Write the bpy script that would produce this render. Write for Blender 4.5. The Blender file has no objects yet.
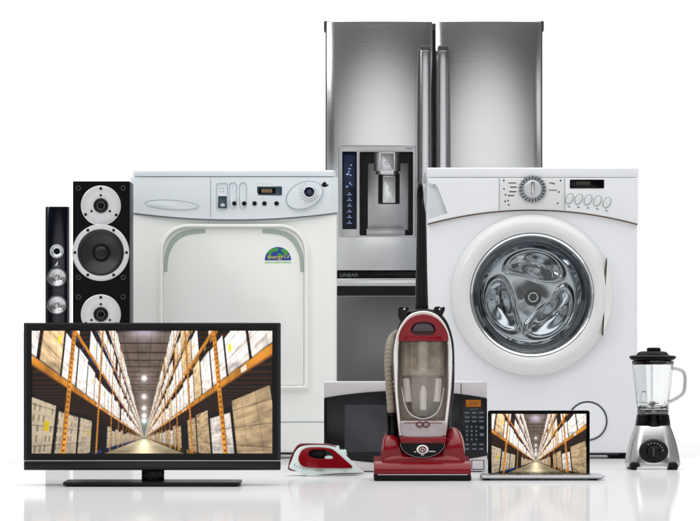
import bpy, bmesh, math, random
import numpy as np
from mathutils import Vector, Matrix
random.seed(7)
PI = math.pi
scn = bpy.context.scene
COL = scn.collection

# ------------------------------------------------------------------ camera, world, lamps, exposure
F, YH, H = 3600.0, 330.0, 0.4936          # focal length (px at 700 wide), horizon row, camera height
DK = F / 2600.0                           # all distances were measured for a 2600 px lens
cam = bpy.data.cameras.new('camera')
cam.sensor_width = 36.0
cam.sensor_fit = 'HORIZONTAL'
cam.lens = 36.0 * F / 700.0
cam.shift_y = (YH - 260.5) / 700.0
cam.clip_start, cam.clip_end = 0.1, 2000
camo = bpy.data.objects.new('camera', cam); COL.objects.link(camo)
camo.location = (0, 0, H); camo.rotation_euler = (PI / 2, 0, 0)
scn.camera = camo

world = bpy.data.worlds.new('World'); scn.world = world
world.use_nodes = True
def build_world():
    nt = world.node_tree; nt.nodes.clear()
    N, L = nt.nodes.new, nt.links.new
    tc = N('ShaderNodeTexCoord'); sep = N('ShaderNodeSeparateXYZ'); L(tc.outputs['Generated'], sep.inputs[0])
    def ramp(sock, a, b, va=0.0, vb=1.0):
        m = N('ShaderNodeMapRange'); m.interpolation_type = 'SMOOTHSTEP'
        L(sock, m.inputs[0])
        for i, v in enumerate((a, b, va, vb)): m.inputs[i + 1].default_value = v
        return m.outputs[0]
    def mx(f, a, b):
        m = N('ShaderNodeMix'); m.data_type = 'FLOAT'; L(f, m.inputs[0])
        for k, v in ((2, a), (3, b)):
            if isinstance(v, (int, float)): m.inputs[k].default_value = v
            else: L(v, m.inputs[k])
        return m.outputs[0]
    def mth(op, a, b):
        m = N('ShaderNodeMath'); m.operation = op
        for k, v in ((0, a), (1, b)):
            if isinstance(v, (int, float)): m.inputs[k].default_value = v
            else: L(v, m.inputs[k])
        return m.outputs[0]
    x, y, z = sep.outputs
    dot = N('ShaderNodeVectorMath'); dot.operation = 'DOT_PRODUCT'
    L(tc.outputs['Generated'], dot.inputs[0]); dot.inputs[1].default_value = Vector((0.02, -1, 0.04)).normalized()
    v = mx(ramp(dot.outputs['Value'], 0.92, 0.998), 0.05, 1.1)          # dim front, bright patch added to reflect in the steel
    v = mx(ramp(x, -0.62, -0.74), v, 0.5)                              # side glow added to the surround, no lamps there
    v = mx(ramp(x, 0.66, 0.78), v, 0.3)
    v = mx(ramp(z, 0.50, 0.72), v, 2.4)                                # overhead brightness added to the surround colour
    v = mx(ramp(y, 0.80, 0.93), v, 1.5)                                # white backdrop
    bg = N('ShaderNodeBackground'); out = N('ShaderNodeOutputWorld')
    cc = N('ShaderNodeCombineColor')
    for i, k in enumerate((1.0, 1.0, 1.0)): L(mth('MULTIPLY', v, k), cc.inputs[i])
    L(cc.outputs[0], bg.inputs[0]); bg.inputs[1].default_value = 1.0
    L(bg.outputs[0], out.inputs[0])
build_world()
world.cycles.sampling_method = 'MANUAL'; world.cycles.sample_map_resolution = 512

def area(name, loc, target, sx, sy, energy, color=(1, 1, 1)):
    l = bpy.data.lights.new(name, 'AREA'); l.shape = 'RECTANGLE'; l.size, l.size_y = sx, sy
    l.energy = energy; l.color = color
    o = bpy.data.objects.new(name, l); COL.objects.link(o); o.location = loc
    o.rotation_euler = (Vector(target) - Vector(loc)).to_track_quat('-Z', 'Y').to_euler()
area('key_softbox', (-6.0, 8.0, 5.0), (0.0, 13.0, 0.6), 2.0, 2.0, 90)
area('fill_softbox', (6.5, 8.0, 3.0), (0.3, 13.0, 0.5), 1.2, 2.4, 15)

scn.view_settings.view_transform = 'Standard'; scn.view_settings.look = 'None'
scn.view_settings.exposure = 0.0; scn.view_settings.gamma = 1.0
scn.cycles.use_denoising = True
scn.cycles.max_bounces = 14; scn.cycles.transmission_bounces = 12; scn.cycles.transparent_max_bounces = 12
scn.cycles.diffuse_bounces = 5; scn.cycles.glossy_bounces = 6
scn.cycles.sample_clamp_indirect = 6.0
scn.cycles.blur_glossy = 0.4

# ------------------------------------------------------------------ materials
def lin(c):
    if isinstance(c, str):
        c = [int(c[i:i + 2], 16) / 255 for i in (0, 2, 4)]
        c = [v / 12.92 if v <= 0.04045 else ((v + 0.055) / 1.055) ** 2.4 for v in c]
    return (c[0], c[1], c[2], 1.0)
def mat(name, col, rough=0.4, metal=0.0, coat=0.0, trans=0.0, ior=1.45, emit=None, estr=1.0, var=0.05, bump=0.0, bscale=40.0,
        stretch=None, aniso=0.0, spec=0.5, rvar=0.06):
    m = bpy.data.materials.new(name); m.use_nodes = True
    nt = m.node_tree; N, L = nt.nodes.new, nt.links.new
    b = nt.nodes['Principled BSDF']; I = b.inputs
    col = lin(col)
    I['Base Color'].default_value = col
    I['Roughness'].default_value = rough; I['Metallic'].default_value = metal
    I['Coat Weight'].default_value = coat; I['Coat Roughness'].default_value = 0.04
    I['Transmission Weight'].default_value = trans; I['IOR'].default_value = ior
    I['Specular IOR Level'].default_value = spec
    if aniso: I['Anisotropic'].default_value = aniso
    if emit:
        I['Emission Color'].default_value = lin(emit); I['Emission Strength'].default_value = estr
    tc = N('ShaderNodeTexCoord'); mp = N('ShaderNodeMapping'); L(tc.outputs['Object'], mp.inputs[0])
    mp.inputs['Scale'].default_value = stretch or (1, 1, 1)
    ns = N('ShaderNodeTexNoise'); ns.inputs['Scale'].default_value = bscale; ns.inputs['Detail'].default_value = 4
    L(mp.outputs[0], ns.inputs['Vector'])
    if var:
        mr = N('ShaderNodeMapRange'); L(ns.outputs['Fac'], mr.inputs[0])
        mr.inputs[1].default_value = 0.1; mr.inputs[2].default_value = 0.9
        mr.inputs[3].default_value = 1 - var; mr.inputs[4].default_value = 1 + var
        vm = N('ShaderNodeVectorMath'); vm.operation = 'SCALE'; vm.inputs[0].default_value = col[:3]
        L(mr.outputs[0], vm.inputs['Scale']); L(vm.outputs[0], I['Base Color'])
    if rvar:
        n2 = N('ShaderNodeTexNoise'); n2.inputs['Scale'].default_value = 9; n2.inputs['Detail'].default_value = 5
        L(tc.outputs['Object'], n2.inputs['Vector'])
        m2 = N('ShaderNodeMapRange'); L(n2.outputs['Fac'], m2.inputs[0])
        m2.inputs[1].default_value = 0.0; m2.inputs[2].default_value = 1.0
        m2.inputs[3].default_value = max(0.0, rough - rvar); m2.inputs[4].default_value = rough + rvar
        L(m2.outputs[0], I['Roughness'])
    if bump:
        bp = N('ShaderNodeBump'); bp.inputs['Strength'].default_value = bump; bp.inputs['Distance'].default_value = 0.002
        L(ns.outputs['Fac'], bp.inputs['Height']); L(bp.outputs[0], I['Normal'])
    return m
def thin_clear(name, tint, gloss=0.12, rough=0.05):
    """clear thin plastic wall: mostly see-through, with a fresnel gloss"""
    m = bpy.data.materials.new(name); m.use_nodes = True
    nt = m.node_tree; nt.nodes.clear(); N, L = nt.nodes.new, nt.links.new
    t = N('ShaderNodeBsdfTransparent'); t.inputs[0].default_value = lin(tint)
    g = N('ShaderNodeBsdfGlossy'); g.inputs['Roughness'].default_value = rough
    fr = N('ShaderNodeLayerWeight'); fr.inputs[0].default_value = 0.5
    pw = N('ShaderNodeMath'); pw.operation = 'POWER'; L(fr.outputs['Facing'], pw.inputs[0]); pw.inputs[1].default_value = 4.0
    mr = N('ShaderNodeMapRange'); L(pw.outputs[0], mr.inputs[0]); mr.inputs[3].default_value = gloss; mr.inputs[4].default_value = 0.7
    mix = N('ShaderNodeMixShader'); out = N('ShaderNodeOutputMaterial')
    L(mr.outputs[0], mix.inputs[0]); L(t.outputs[0], mix.inputs[1]); L(g.outputs[0], mix.inputs[2]); L(mix.outputs[0], out.inputs[0])
    return m
def screen_mat(name, strength):
    m = bpy.data.materials.new(name); m.use_nodes = True
    nt = m.node_tree; N, L = nt.nodes.new, nt.links.new
    b = nt.nodes['Principled BSDF']
    at = N('ShaderNodeAttribute'); at.attribute_name = 'picture'
    b.inputs['Base Color'].default_value = (0.01, 0.01, 0.01, 1); b.inputs['Roughness'].default_value = 0.3
    b.inputs['Specular IOR Level'].default_value = 0.2
    L(at.outputs['Color'], b.inputs['Emission Color']); b.inputs['Emission Strength'].default_value = strength
    return m

M = dict(
    enamel_a=mat('white_enamel_cool', 'f3f5f1', 0.24, coat=0.3, var=0.004, rvar=0.02),
    panel_a=mat('white_plastic_cool', 'e3eaee', 0.34, coat=0.15, var=0.004, rvar=0.02),
    enamel_b=mat('white_enamel_neutral', 'e8eaed', 0.24, coat=0.4, var=0.004, rvar=0.02),
    ring_b=mat('white_door_plastic', 'dfe0df', 0.3, coat=0.3, var=0.004, rvar=.02),
    hollow_shade=mat('grey_green_shade', 'a9b5ae', 0.4),
    seam=mat('brown_seam', '6b5540', 0.6),
    seam_dark=mat('dark_gap', '3a3d3f', 0.6),
    line_grey=mat('grey_print', '8b959b', 0.5, var=0),
    dark_print=mat('dark_print', '2c3136', 0.5, var=0),
    steel=mat('brushed_steel', (0.70, 0.71, 0.72), 0.21, 1.0, var=0.02, bump=0.05, bscale=60, stretch=(0.06, 1, 14), aniso=0.3, rvar=0),
    steel_dark=mat('brushed_steel_dark', (0.17, 0.17, 0.175), 0.24, 1.0, var=0.03, bump=0.05, bscale=60, stretch=(0.06, 1, 14), rvar=0),  # drawer's dim reflections put into the colour; blade uses it too
    steel_v=mat('brushed_steel_base', (0.62, 0.62, 0.62), 0.25, 1.0, var=0.03, bump=0.07, bscale=60, stretch=(0.1, 0.1, 9), rvar=0.03),
    handle_steel=mat('satin_handle_steel', (0.62, 0.62, 0.64), 0.22, 1.0, var=0.01),
    chrome=mat('chrome', (0.8, 0.81, 0.82), 0.06, 1.0, var=0, rvar=0.02),
    drum=mat('polished_drum', (0.72, 0.74, 0.76), 0.085, 1.0, var=0.03, rvar=0.03),
    silver=mat('silver_paint', 'd2d4d6', 0.32, 0.25, coat=0.2, var=0.02),
    white_silver=mat('pale_silver_plastic', 'd0ccd0', 0.35, 0.15, coat=0.2, var=0.02),
    grey_case=mat('dark_grey_case', '3c3e40', 0.5, var=0.04),
    black_gloss=mat('black_gloss', '060608', 0.10, spec=0.22, coat=0.0, var=0, rvar=0.03),
    black_blue=mat('blue_black_lacquer', '080a14', 0.10, spec=0.6, coat=0.0, var=0, rvar=0.03),
    black_satin=mat('black_satin', '0c0c0e', 0.35, spec=0.3, var=0.05),
    black_ash=mat('black_ash', '070708', 0.36, spec=0.14, var=0.1, bump=0.05, bscale=60, stretch=(8, 8, 0.6)),
    lid_black=mat('lid_black', '060606', 0.45, spec=0.12, var=0.05),
    steel_mid=mat('brushed_steel_mid', (0.46, 0.46, 0.47), 0.25, 1.0, var=0.02, bump=0.05, bscale=60, stretch=(0.06, 1, 14), rvar=0),
    rubber=mat('black_rubber', '0a0a0a', 0.6, spec=0.25, var=0.1),
    cone=mat('woofer_cone', '2a2a2c', 0.38, 0.3, var=0.05),
    surround=mat('rubber_surround', '121213', 0.4),
    bezel_grey=mat('dark_bezel', '17191c', 0.3, spec=.35, coat=0.1, var=0.02),
    navy=mat('navy_glass', '0b1122', 0.12, spec=.3, coat=0.0, var=0),
    glow_blue=mat('blue_icon', '8796c0', 0.5, emit='8fa3d8', estr=0.42, var=0),
    amber=mat('amber_display', '6e3d05', 0.3, emit='b8690c', estr=0.4, var=0),
    amber_seg=mat('amber_segment', '5a2c02', 0.3, emit='5a2c02', estr=0.3, var=0),
    teal=mat('teal_window', '27414a', 0.15, coat=0.5, var=0),
    orange_seg=mat('orange_segment', 'a8805f', 0.4, emit='a07a58', estr=0.12, var=0),
    key_print=mat('key_print', '5f6878', 0.5, var=0),
    window_dark=mat('microwave_window', '3c3e42', 0.25, spec=.4, coat=0.0, var=0.05, bscale=5),
    microwave_black=mat('microwave_black', '131417', 0.22, spec=.4, coat=0.0, var=0.02),
    red=mat('red_plastic', '7b0615', 0.22, spec=.3, coat=0.22, var=0.04, bscale=8),
    red_dark=mat('dark_red_plastic', '5e0d18', 0.3, coat=0.4, var=0.05),
    red_iron=mat('iron_red', '7c0512', 0.2, spec=.35, coat=0.2, var=0.03),
    mint=mat('mint_white_plastic', 'dcebe6', 0.3, coat=0.3, var=0.02),
    white_plastic=mat('white_plastic', 'e8e6e2', 0.32, coat=0.2, var=0.02),
    purple=mat('violet_gloss', '2a1522', 0.08, coat=0.8, var=0),
    filter=mat('dusty_filter', 'a8a196', 0.85, var=0.6, bscale=26, bump=0.4),
    smoke=mat('smoky_plastic', '98928c', 0.2, var=0.25, bscale=14),
    hose=mat('grey_hose', '8a8272', 0.5, var=0.08),
    bin_clear=thin_clear('clear_bin', 'eeeae4', 0.13, 0.04),
    collar_clear=thin_clear('clear_collar', 'dcd2d4', 0.28, 0.15),
    glass=mat('clear_glass', 'fdfefe', 0.0, trans=1.0, ior=1.47, var=0, rvar=0),
    door_glass=thin_clear('door_glass', 'd8dcde', 0.06, 0.01),
    alu=mat('aluminium', 'b9bbbe', 0.33, 0.9, var=0.02),
    sole=mat('soleplate', (0.6, 0.62, 0.62), 0.2, 1.0, var=0.02),
    st_blue=mat('sticker_blue', '1d3f9c', 0.3, var=0.08, bscale=60),
    st_green=mat('sticker_green', '3f9c35', 0.3, var=0.15, bscale=80),
    st_yellow=mat('sticker_yellow', 'e8d25a', 0.3, var=0),
    st_lime=mat('sticker_lime', '79c66b', 0.4, var=0),
    screen=screen_mat('lit_screen', 1.0),
)
def floor_mat():
    m = bpy.data.materials.new('glossy_white_floor'); m.use_nodes = True
    nt = m.node_tree; nt.nodes.clear(); N, L = nt.nodes.new, nt.links.new
    d = N('ShaderNodeBsdfDiffuse'); d.inputs[0].default_value = (0.60, 0.60, 0.605, 1)
    g = N('ShaderNodeBsdfGlossy'); g.inputs['Roughness'].default_value = 0.13
    tc = N('ShaderNodeTexCoord'); ns = N('ShaderNodeTexNoise'); ns.inputs['Scale'].default_value = 3.0; ns.inputs['Detail'].default_value = 5
    L(tc.outputs['Object'], ns.inputs['Vector'])
    mr = N('ShaderNodeMapRange'); L(ns.outputs['Fac'], mr.inputs[0]); mr.inputs[3].default_value = 0.06; mr.inputs[4].default_value = 0.10
    L(mr.outputs[0], g.inputs['Roughness'])
    mix = N('ShaderNodeMixShader'); mix.inputs[0].default_value = 0.36
    out = N('ShaderNodeOutputMaterial')
    L(d.outputs[0], mix.inputs[1]); L(g.outputs[0], mix.inputs[2]); L(mix.outputs[0], out.inputs[0])
    return m

# ------------------------------------------------------------------ geometry helpers
def join(bm, t):
    me = bpy.data.meshes.new('t'); t.to_mesh(me); t.free(); bm.from_mesh(me); bpy.data.meshes.remove(me)
def BM(): return bmesh.new()
def bev(t, edges, r, seg):
    if r > 0 and edges:
        bmesh.ops.bevel(t, geom=list(edges), offset=r, segments=seg, profile=0.5, affect='EDGES', clamp_overlap=True)
def box(bm, x0, x1, y0, y1, z0, z1, r=0.0, seg=2):
    t = BM(); bmesh.ops.create_cube(t, size=1)
    for v in t.verts:
        v.co = ((x0 + x1) / 2 + v.co.x * (x1 - x0), (y0 + y1) / 2 + v.co.y * (y1 - y0), (z0 + z1) / 2 + v.co.z * (z1 - z0))
    bev(t, t.edges, min(r, 0.45 * min(abs(x1 - x0), abs(y1 - y0), abs(z1 - z0))), seg)
    join(bm, t)
def extr(bm, pts, a, b, r, seg, mk, rb=0.0):
    t = BM()
    fv = [t.verts.new(mk(p, a)) for p in pts]; bv = [t.verts.new(mk(p, b)) for p in pts]
    n = len(pts)
    t.faces.new(fv); t.faces.new(bv[::-1])
    for i in range(n): t.faces.new((fv[i], bv[i], bv[(i + 1) % n], fv[(i + 1) % n]))
    bmesh.ops.recalc_face_normals(t, faces=t.faces)
    if r:
        fs = set(fv); e = [e for e in t.edges if e.verts[0] in fs and e.verts[1] in fs]
        bev(t, e, r, seg)
    if rb:
        bs = [e for e in t.edges if e.is_valid and all(abs((v.co - Vector(mk(pts[0], b))).dot(Vector(mk((0, 0), 1)) - Vector(mk((0, 0), 0)))) < 1e-6 for v in e.verts)]
        bev(t, bs, rb, seg)
    join(bm, t)
def prism(bm, pts, y0, y1, r=0.0, seg=2, rb=0.0): extr(bm, pts, y0, y1, r, seg, lambda p, a: (p[0], a, p[1]), rb)
def prism_z(bm, pts, z0, z1, r=0.0, seg=2, rb=0.0): extr(bm, pts, z0, z1, r, seg, lambda p, a: (p[0], p[1], a), rb)
def prism_x(bm, pts, x0, x1, r=0.0, seg=2, rb=0.0): extr(bm, pts, x0, x1, r, seg, lambda p, a: (a, p[0], p[1]), rb)
def loft(bm, rings, cap=True, closed=False):
    t = BM(); V = [[t.verts.new(p) for p in r] for r in rings]; n = len(rings[0])
    pairs = list(zip(V[:-1], V[1:])) + ([(V[-1], V[0])] if closed else [])
    for a, b in pairs:
        for i in range(n): t.faces.new((a[i], a[(i + 1) % n], b[(i + 1) % n], b[i]))
    if cap and not closed: t.faces.new(V[0][::-1]); t.faces.new(V[-1])
    bmesh.ops.remove_doubles(t, verts=t.verts, dist=1e-6)
    bmesh.ops.recalc_face_normals(t, faces=t.faces)
    join(bm, t)
def ringprism(bm, outer, inner, y0, y1, r=0.0):
    """frame between two outlines of the same count, front edges rounded by r"""
    def off(a, b, k):
        res = []
        for p, q in zip(a, b):
            d = math.hypot(q[0] - p[0], q[1] - p[1]) or 1
            res.append((p[0] + (q[0] - p[0]) * k / d, p[1] + (q[1] - p[1]) * k / d))
        return res
    rings = [[(p[0], y1, p[1]) for p in outer]]
    if r:
        for j in range(5):
            a = j / 4 * PI / 2; o = off(outer, inner, r * (1 - math.cos(a)))
            rings.append([(p[0], y0 + r * (1 - math.sin(a)), p[1]) for p in o])
        for j in range(5):
            a = PI / 2 - j / 4 * PI / 2; o = off(inner, outer, r * (1 - math.cos(a)))
            rings.append([(p[0], y0 + r * (1 - math.sin(a)), p[1]) for p in o])
    else:
        rings.append([(p[0], y0, p[1]) for p in outer]); rings.append([(p[0], y0, p[1]) for p in inner])
    rings.append([(p[0], y1, p[1]) for p in inner])
    loft(bm, rings, closed=True)
def ribbon(bm, A, B, y0, y1):
    """open band between two outlines of the same count"""
    loft(bm, [[(a[0], y1, a[1]), (a[0], y0 + .004, a[1]), (a[0] * .8 + b[0] * .2, y0, a[1] * .8 + b[1] * .2), (a[0] * .2 + b[0] * .8, y0, a[1] * .2 + b[1] * .8), (b[0], y0 + .004, b[1]), (b[0], y1, b[1])] for a, b in zip(A, B)])
def lathe(bm, prof, mk, n=64):
    """prof: (r, a) pairs; ends with r=0 close themselves"""
    t = BM(); rows = []
    for r, a in prof:
        if r < 1e-7: rows.append([t.verts.new(mk(0, 0, a))])
        else: rows.append([t.verts.new(mk(r, 2 * PI * i / n, a)) for i in range(n)])
    for A, B in zip(rows[:-1], rows[1:]):
        for i in range(n):
            j = (i + 1) % n
            if len(A) == 1 and len(B) == 1: continue
            if len(A) == 1: t.faces.new((A[0], B[j], B[i]))
            elif len(B) == 1: t.faces.new((A[i], A[j], B[0]))
            else: t.faces.new((A[i], A[j], B[j], B[i]))
    bmesh.ops.recalc_face_normals(t, faces=t.faces)
    join(bm, t)
def lathe_y(bm, cx, cz, prof, n=64, kx=1.0, kz=1.0, rot=0.0):
    cr, sr = math.cos(rot), math.sin(rot)
    def mk(r, a, y):
        u, v = r * math.cos(a) * kx, r * math.sin(a) * kz
        return (cx + u * cr - v * sr, y, cz + u * sr + v * cr)
    lathe(bm, prof, mk, n)
def lathe_z(bm, cx, cy, prof, n=64, kx=1.0, ky=1.0, p=2.0):
    def mk(r, a, z):
        c, s = math.cos(a), math.sin(a)
        return (cx + r * kx * math.copysign(abs(c) ** (2 / p), c), cy + r * ky * math.copysign(abs(s) ** (2 / p), s), z)
    lathe(bm, prof, mk, n)
def disc(bm, cx, cz, r, y0, y1, b=0.0, n=48, kx=1.0, kz=1.0, rot=0.0):
    b = b or min(abs(y1 - y0), r) * 0.25
    lathe_y(bm, cx, cz, [(0, y0), (r - b, y0), (r - b * .3, y0 + b * .3), (r, y0 + b), (r, y1), (0, y1)], n, kx, kz, rot)
def tube(bm, pts, rad, n=12, k=(1, 1), ref=(0, 1, 0), closed=False):
    pts = [Vector(p) for p in pts]; m = len(pts); rings = []
    for i, p in enumerate(pts):
        a = pts[(i - 1) % m] if closed or i else p; b = pts[(i + 1) % m] if closed or i < m - 1 else p
        t = (b - a).normalized(); u = Vector(ref).cross(t)
        if u.length < 1e-4: u = Vector((1, 0, 0)).cross(t)
        u.normalize(); w = t.cross(u)
        r = rad[i] if isinstance(rad, (list, tuple)) else rad
        rings.append([tuple(p + u * (r * k[0] * math.cos(2 * PI * j / n)) + w * (r * k[1] * math.sin(2 * PI * j / n))) for j in range(n)])
    loft(bm, rings, closed=closed)
def ell(cx, cz, rx, rz, n=48, rot=0.0, a0=0.0, a1=2 * PI):
    full = abs(a1 - a0 - 2 * PI) < 1e-6; out = []
    for i in range(n if full else n + 1):
        a = a0 + (a1 - a0) * i / n; u, v = rx * math.cos(a), rz * math.sin(a)
        out.append((cx + u * math.cos(rot) - v * math.sin(rot), cz + u * math.sin(rot) + v * math.cos(rot)))
    return out
def rrect(x0, x1, z0, z1, r, n=6):
    rs = r if isinstance(r, (list, tuple)) else (r,) * 4      # order: top right, top left, bottom left, bottom right
    if x0 > x1: x0, x1 = x1, x0
    if z0 > z1: z0, z1 = z1, z0
    out = []
    for (cx, cz, a, q) in ((x1 - rs[0], z1 - rs[0], 0, rs[0]), (x0 + rs[1], z1 - rs[1], PI / 2, rs[1]),
                           (x0 + rs[2], z0 + rs[2], PI, rs[2]), (x1 - rs[3], z0 + rs[3], 1.5 * PI, rs[3])):
        for i in range(n + 1):
            t = a + PI / 2 * i / n; out.append((cx + q * math.cos(t), cz + q * math.sin(t)))
    return out
def spline(pts, n=6, closed=True):
    m = len(pts); out = []
    for i in range(m if closed else m - 1):
        g = lambda j: Vector(pts[j % m]) if closed else Vector(pts[max(0, min(m - 1, j))])
        a, b, c, d = g(i - 1), g(i), g(i + 1), g(i + 2)
        for q in range(n):
            t = q / n
            out.append(tuple(0.5 * ((2 * b) + (c - a) * t + (2 * a - 5 * b + 4 * c - d) * t * t + (3 * b - a - 3 * c + d) * t ** 3)))
    if not closed: out.append(tuple(pts[-1]))
    return out

SPLIT = {'screw', 'grille_socket', 'icon', 'indicator_dot', 'panel_gap', 'knob_rib', 'dial_tick', 'dial_marking'}
def islands(bm):
    seen, out = set(), []
    for v in bm.verts:
        if v in seen: continue
        st, isl = [v], []; seen.add(v)
        while st:
            q = st.pop(); isl.append(q)
            for e in q.link_edges:
                w = e.other_vert(q)
                if w not in seen: seen.add(w); st.append(w)
        out.append(isl)
    return out
def obj(name, bm, m, parent=None, sharp=32.0, label=None):
    if name in SPLIT:                                    # each small piece is a part of its own
        last = None
        for isl in islands(bm):
            t = BM(); mp = {v: t.verts.new(v.co) for v in isl}
            for f in {f for v in isl for f in v.link_faces}: t.faces.new([mp[v] for v in f.verts])
            last = obj1(name, t, m, parent, sharp)
        bm.free(); return last
    return obj1(name, bm, m, parent, sharp, label)
def obj1(name, bm, m, parent=None, sharp=32.0, label=None):
    me = bpy.data.meshes.new(name)
    bmesh.ops.recalc_face_normals(bm, faces=bm.faces)
    bm.to_mesh(me); bm.free()
    o = bpy.data.objects.new(name, me); COL.objects.link(o)
    me.materials.append(m)
    me.polygons.foreach_set('use_smooth', [True] * len(me.polygons))
    me.set_sharp_from_angle(angle=math.radians(sharp))
    if parent: o.parent = parent
    if label: o['label'] = label
    return o
def cut(o, cutters):
    """boolean difference, baked into the mesh"""
    tmp = []
    for bm in cutters:
        bmesh.ops.recalc_face_normals(bm, faces=bm.faces)
        me = bpy.data.meshes.new('c'); bm.to_mesh(me); bm.free()
        c = bpy.data.objects.new('c', me); COL.objects.link(c); c.parent = o.parent
        md = o.modifiers.new('cut', 'BOOLEAN'); md.operation = 'DIFFERENCE'; md.solver = 'EXACT'; md.object = c
        tmp.append(c)
    bpy.context.view_layer.update()
    dg = bpy.context.evaluated_depsgraph_get()
    me = bpy.data.meshes.new_from_object(o.evaluated_get(dg))
    o.modifiers.clear(); old = o.data; o.data = me; me.name = o.name
    for c in tmp:
        d = c.data; bpy.data.objects.remove(c); bpy.data.meshes.remove(d)
    me.set_sharp_from_angle(angle=math.radians(32))
    return o
def text(name, body, x, y, z, size, m, parent, extrude=0.0004, shear=0.0, kx=1.0):
    cu = bpy.data.curves.new('t', 'FONT'); cu.body = body; cu.size = size; cu.extrude = extrude; cu.shear = shear
    cu.align_x = 'CENTER'; cu.align_y = 'CENTER'
    t = bpy.data.objects.new('t', cu); COL.objects.link(t)
    bpy.context.view_layer.update()
    me = bpy.data.meshes.new_from_object(t.evaluated_get(bpy.context.evaluated_depsgraph_get()))
    bpy.data.objects.remove(t)
    me.transform(Matrix.Translation((x, y, z)) @ Matrix.Rotation(PI / 2, 4, 'X') @ Matrix.Diagonal((kx, 1, 1, 1)))
    me.materials.clear(); me.materials.append(m)
    o = bpy.data.objects.new(name, me); COL.objects.link(o); o.parent = parent
    return o
class Thing:
    """an Empty at the thing's base; X, Z and U turn picture rows and columns at its front plane into metres"""
    def __init__(s, name, label, cat, cx, dist):
        dist *= DK; s.dist = dist; s.s = F / dist; s.cx = cx; s.yb = YH + H * s.s
        s.o = bpy.data.objects.new(name, None); COL.objects.link(s.o)
        s.o.empty_display_size = 0.1
        s.o.location = ((cx - 350) / s.s, dist, 0)
        s.o['label'] = label; s.o['category'] = cat
    def X(s, px): return (px - s.cx) / s.s
    def Z(s, py): return (s.yb - py) / s.s
    def U(s, l): return l / s.s
    def P(s, pts): return [(s.X(a), s.Z(b)) for a, b in pts]
    def rr(s, x0, x1, y0, y1, r, n=6): return rrect(s.X(x0), s.X(x1), s.Z(y1), s.Z(y0), [s.U(q) for q in r] if isinstance(r, (list, tuple)) else s.U(r), n)
    def el(s, x, y, rx, ry, n=48, rot=0.0, a0=0.0, a1=2 * PI): return ell(s.X(x), s.Z(y), s.U(rx), s.U(ry), n, rot, a0, a1)
    def box(s, bm, x0, x1, y0, y1, py0, py1, r=0.0, seg=2): box(bm, s.X(x0), s.X(x1), y0, y1, s.Z(py1), s.Z(py0), r, seg)

# ------------------------------------------------------------------ the surface everything stands on
fb = BM(); fb.faces.new([fb.verts.new(p) for p in ((-300, -2, 0), (300, -2, 0), (300, 600, 0), (-300, 600, 0))])
fl = obj('floor', fb, floor_mat()); fl['kind'] = 'structure'; fl['label'] = 'glossy white studio floor'

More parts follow.
